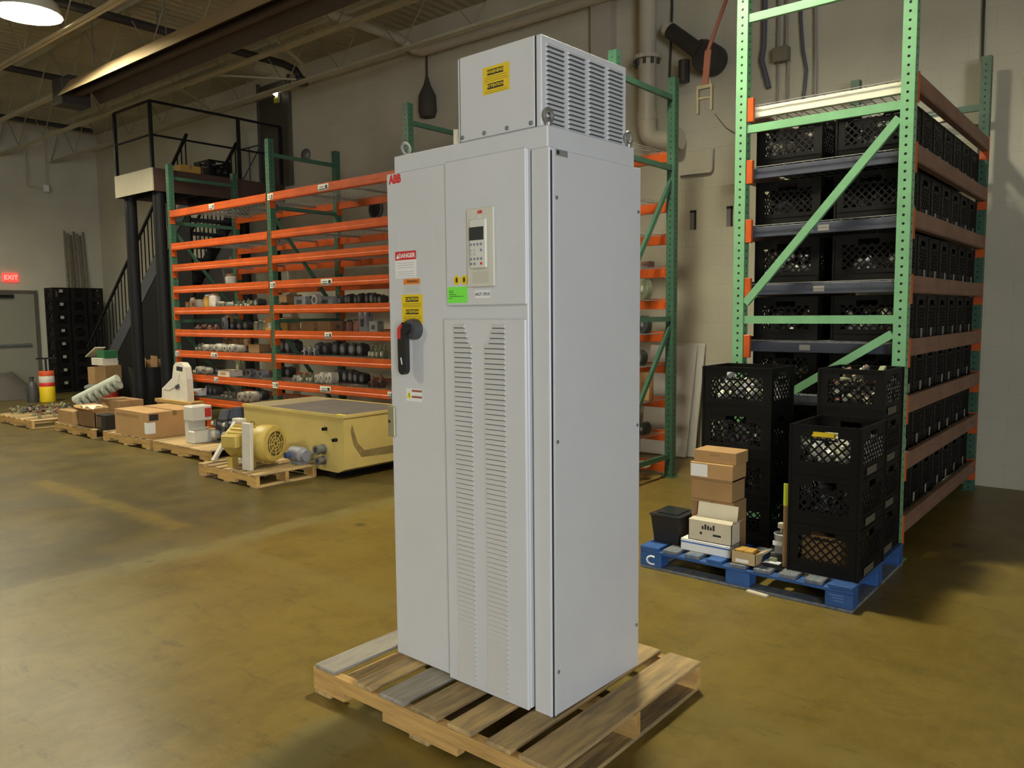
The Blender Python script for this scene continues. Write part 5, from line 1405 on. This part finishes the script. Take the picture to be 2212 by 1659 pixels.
# ---- bundle of poles behind the crate wall
for k in range(7):
    y = 7.06+k*0.075
    o = B().tube([(0, 0, 0), (-0.18, (k-3)*-0.012, 3.38-0.04*(k % 3))], 0.022, 8).obj('wooden_pole', mat('pole brown', (0.16, 0.13, 0.08), 0.7, nscale=6, namt=0.2, rnd=0.3), None, (-18.05, y, 0.002))
    tag(o, 'long brown pole leaning on the wall behind the crate wall', 'pole', 'poles leaning by the exit door')
# ---- exit sign
es = thing('exit_sign', 'glowing red exit sign above the grey door', 'sign', (XL+0.002, 6.035, 2.366))
B().box(0, 0.045, -0.14, 0.14, -0.085, 0.085, 0.006).obj('case', EXITR, es)
text('EXIT', 0.125, EXITW, es, (0.046, 0, 0), RIGHT, bold=0.002)
# ---- hanging conduit bracket on the left wall
t = thing('conduit_loop', 'thin hanging conduit loop with a white sensor high on the exit door wall', 'conduit', (-17.9, 6.5, 4.2))
B().tube([(0, -0.19, 0.6), (0, -0.19, 0.02), (0, -0.17, 0), (0, 0.18, 0)], 0.010, 6).obj('conduit', JOIST, t); B().tube([(0, 0.18, 0), (0, 0.18, ZC-4.2-0.002)], 0.010, 6).obj('conduit', JOIST, t); B().tube([(0, -0.19, 0.6), (0, -0.19, ZC-4.2-0.002)], 0.010, 6).obj('conduit', JOIST, t)
B().box(-0.04, 0.04, 0.12, 0.22, -0.08, 0.06, 0.01).obj('sensor', WHITE, t)

# ================================================================== stock on the orange rack
def m_cyl(M, M2):
    q = B(); T = Matrix.Rotation(R(90), 4, 'X')
    q.lathe([(0.42, -0.9), (0.5, -0.86), (0.5, 0.55), (0.44, 0.60), (0.44, 0.80), (0.5, 0.82), (0.5, 0.9)], 12, Matrix.Translation((0, 0, 0.5)) @ T)
    q.m(1); q.lathe([(0.16, 0.9), (0.16, 1.05), (0.10, 1.06)], 8, Matrix.Translation((0, 0, 0.5)) @ T); return q.mesh('cylinder_part', (M, M2), True)
def m_jar(M, M2):
    q = B(); q.lathe([(0.46, 0), (0.5, 0.04), (0.5, 0.76), (0.34, 0.86)], 14); q.m(1); q.lathe([(0.36, 0.86), (0.38, 0.88), (0.38, 0.99), (0.34, 1.0)], 14); return q.mesh('jar', (M, M2), True)
def m_valve(M, M2):
    q = B(); q.box(-0.32, 0.32, -0.5, 0.5, 0, 0.5, 0.05); q.lathe([(0.26, 0.5), (0.30, 0.55), (0.30, 0.8), (0.18, 0.9)], 10)
    q.m(1); q.lathe([(0.17, -0.72), (0.2, -0.7), (0.2, 0.7), (0.17, 0.72)], 8, Matrix.Translation((0, 0, 0.28)) @ Matrix.Rotation(R(90), 4, 'X')); q.lathe([(0.1, 0.9), (0.1, 1.0)], 6); return q.mesh('valve', (M, M2), False)
def m_motor(M, M2):
    q = B(); T = Matrix.Translation((0, 0, 0.5)) @ Matrix.Rotation(R(90), 4, 'X')
    q.lathe([(0.36, -0.95), (0.42, -0.9), (0.42, 0.6), (0.46, 0.62), (0.46, 0.92), (0.30, 1.0)], 14, T); q.box(-0.3, 0.3, -0.7, 0.5, 0, 0.14); q.box(-0.2, 0.2, -0.3, 0.2, 0.88, 1.0)
    q.m(1); q.lathe([(0.28, 1.0), (0.28, 1.02)], 12, T); return q.mesh('small_motor', (M, M2), True)
def m_box(M, M2):
    q = B(); q.box(-0.5, 0.5, -0.5, 0.5, 0, 1.0, 0.02); q.m(1); q.box(-0.504, 0.504, -0.08, 0.08, 0.75, 1.004); q.box(-0.25, 0.2, -0.506, -0.499, 0.25, 0.65); return q.mesh('stock_box', (M, M2))
GEN = {'cyl': (m_cyl, 'cylinder_part', 'cylinder'), 'jar': (m_jar, 'jar', 'jar'), 'valve': (m_valve, 'valve', 'valve'), 'motor': (m_motor, 'small_motor', 'motor'), 'box': (m_box, 'stock_box', 'box')}
PALC = {'pale': (PALE, GRYP, 'pale'), 'dark': (DKGR, GRYP, 'dark'), 'olive': (OLIVE, PALE, 'olive'), 'rust': (RUST, DKGR, 'reddish'), 'grey': (GRYP, DKGR, 'grey'), 'card': (CARD, TAPE, 'brown'), 'cardd': (CARDD, TAPE, 'dark brown'), 'amber': (mat('amber card', (0.50, 0.28, 0.05), 0.7), WHITE, 'amber'), 'cream': (OFFW, CARD, 'cream'), 'white': (WHITE, ORG, 'white'), 'silver': (SILV, DKGR, 'silver')}
_mc = {}
_ordn = ['floor-level', 'lowest', 'second', 'third', 'fourth', 'fifth', 'sixth', 'seventh', 'eighth', 'top']
def stock(li, x0, x1, kind, pal, n=1, h=0.1, Y=5.85, depth=None, what=''):
    """a run of n like items between photo columns x0 and x1 on shelf li"""
    z = LEV[li]+0.0375
    Y0 = max(Y, 5.66+0.0)
    py0 = 700
    Xa, Xb = py(x0, py0, Y0).x, py(x1, py0, Y0).x
    bay = 0 if (Xa+Xb)/2 < RX[1] else 1 if (Xa+Xb)/2 < RX[2] else 2
    lo_, hi_ = RX[bay]+0.06, RX[bay+1]-0.06
    Xa = min(max(Xa, lo_), hi_-0.1); Xb = max(min(Xb, hi_), lo_+0.1)
    key = (kind, pal)
    if key not in _mc: _mc[key] = GEN[kind][0](*PALC[pal][:2])
    w = (Xb-Xa)/n*0.84; d = depth or min(0.35, max(0.12, w))
    bn = ['landing-side bay', 'middle bay', 'panel-side bay'][bay]
    noun = {'cyl': 'cylinder lying', 'jar': 'capped jar standing', 'valve': 'valve body standing', 'motor': 'small motor lying', 'box': 'box standing'}[kind]
    lb = f'{what}{PALC[pal][2]} {noun} on the {_ordn[li]} shelf of the orange rack, {bn}'
    for k in range(n):
        x = Xa+(Xb-Xa)*(k+0.5)/n
        hh = h*random.uniform(0.85, 1.12) if n > 1 else h
        o = ob(GEN[kind][1], _mc[key], None, (x, Y0+random.uniform(-0.02, 0.02) if n > 1 else Y0, z), (0, 0, random.uniform(-0.12, 0.12) if n > 1 and kind != 'box' else 0))
        if kind == 'jar': w = d = min(w, hh*0.8)
        o.scale = (w if kind != 'cyl' and kind != 'motor' else min(w, hh), d*(0.5 if kind in ('cyl', 'motor') else 1.0 if kind == 'jar' else 0.7), hh)
        tag(o, lb, GEN[kind][2], f'{PALC[pal][2]} {GEN[kind][2]}s, {_ordn[li]} shelf, {bn}' if n > 1 else None)
# shelf index, columns, kind, palette, count, height
S = [
 (6, 494, 511, 'jar', 'cream', 1, .20, 6.3), 
 (5, 377, 387, 'box', 'amber', 1, .09, 5.75), (5, 402, 415, 'jar', 'cream', 1, .15, 5.8, None, 'short '), (5, 421, 440, 'box', 'cream', 1, .12, 5.78), (5, 446, 457, 'jar', 'amber', 1, .19, 5.85), (5, 459, 474, 'jar', 'cream', 1, .20, 5.85, None, 'tall '),
 (5, 475, 502, 'cyl', 'pale', 4, .08, 5.8), (5, 503, 552, 'valve', 'olive', 6, .10, 5.9), (5, 556, 572, 'motor', 'dark', 1, .11, 5.9),
 (5, 596, 642, 'box', 'cardd', 1, .16, 6.2), (5, 646, 676, 'box', 'grey', 1, .13, 6.2, None, 'tall '), (5, 605, 625, 'valve', 'dark', 2, .06, 5.8), (5, 681, 697, 'motor', 'silver', 1, .14, 5.9), (5, 700, 735, 'box', 'grey', 1, .11, 6.0, None, 'long low '), (5, 738, 838, 'motor', 'dark', 9, .13, 6.0),
 (4, 405, 470, 'valve', 'rust', 5, .08, 5.85), (4, 474, 496, 'box', 'cardd', 1, .20, 6.35), (4, 502, 545, 'motor', 'dark', 3, .12, 6.0), (4, 548, 574, 'jar', 'olive', 3, .13, 5.9), (4, 420, 466, 'box', 'grey', 1, .17, 6.3),
 (4, 583, 617, 'box', 'amber', 1, .16, 5.75), (4, 619, 652, 'box', 'cardd', 1, .17, 5.95, None, 'tall '), (4, 662, 724, 'box', 'cardd', 2, .13, 6.0), (4, 728, 748, 'box', 'rust', 1, .12, 6.0), (4, 752, 776, 'jar', 'rust', 2, .13, 5.9), (4, 780, 800, 'box', 'grey', 1, .22, 5.95, None, 'tall '), (4, 803, 824, 'box', 'grey', 1, .12, 5.85, None, 'small '),
 (3, 408, 440, 'valve', 'olive', 4, .09, 5.9), (3, 442, 526, 'cyl', 'pale', 6, .10, 5.8), (3, 530, 542, 'valve', 'dark', 1, .1, 5.9), (3, 545, 573, 'box', 'cardd', 1, .11, 5.9, None, 'low '), (3, 428, 452, 'box', 'grey', 1, .17, 6.35), (3, 465, 540, 'jar', 'cardd', 5, .18, 6.3),
 (3, 592, 648, 'motor', 'dark', 4, .17, 6.0), (3, 650, 682, 'valve', 'silver', 3, .11, 5.8), (3, 686, 790, 'motor', 'dark', 6, .17, 6.0), (3, 795, 838, 'valve', 'olive', 4, .15, 5.9),
 (2, 395, 425, 'valve', 'olive', 4, .09, 5.85), (2, 426, 452, 'cyl', 'pale', 3, .10, 5.8), (2, 455, 476, 'motor', 'dark', 2, .11, 5.9), (2, 478, 508, 'box', 'cream', 1, .085, 5.75), (2, 509, 522, 'box', 'olive', 1, .18, 6.2), (2, 525, 572, 'motor', 'grey', 4, .10, 5.9),
 (2, 630, 648, 'valve', 'pale', 2, .09, 5.8), (2, 650, 682, 'valve', 'olive', 3, .12, 5.85), (2, 684, 722, 'cyl', 'pale', 4, .13, 5.8), (2, 726, 795, 'motor', 'dark', 5, .15, 6.0), (2, 797, 826, 'valve', 'rust', 2, .14, 5.8), (2, 592, 628, 'motor', 'dark', 3, .15, 6.1),
 (1, 402, 432, 'box', 'white', 1, .09, 5.8), (1, 436, 470, 'motor', 'dark', 3, .13, 6.0), (1, 476, 508, 'valve', 'olive', 3, .09, 5.9), (1, 512, 550, 'cyl', 'pale', 3, .13, 5.75), (1, 553, 574, 'motor', 'dark', 2, .13, 6.0),
 (1, 620, 640, 'valve', 'pale', 2, .06, 5.75), (1, 655, 676, 'box', 'card', 1, .10, 5.9), (1, 680, 790, 'motor', 'dark', 7, .11, 6.0), (1, 800, 826, 'valve', 'olive', 2, .1, 5.8),
 # bay beside the white panels, seen past the cabinet
 (6, 1386, 1424, 'box', 'rust', 1, .05, 6.35), (5, 1386, 1418, 'cyl', 'olive', 1, .19, 6.30), (4, 1386, 1424, 'cyl', 'dark', 1, .16, 6.30), (3, 1380, 1396, 'motor', 'dark', 1, .14, 6.30), (2, 1382, 1436, 'box', 'card', 1, .26, 6.35), (1, 1382, 1424, 'cyl', 'dark', 1, .12, 6.30), (0, 1380, 1420, 'box', 'cream', 1, .05, 6.30),
]
for s in S:
    stock(*s)
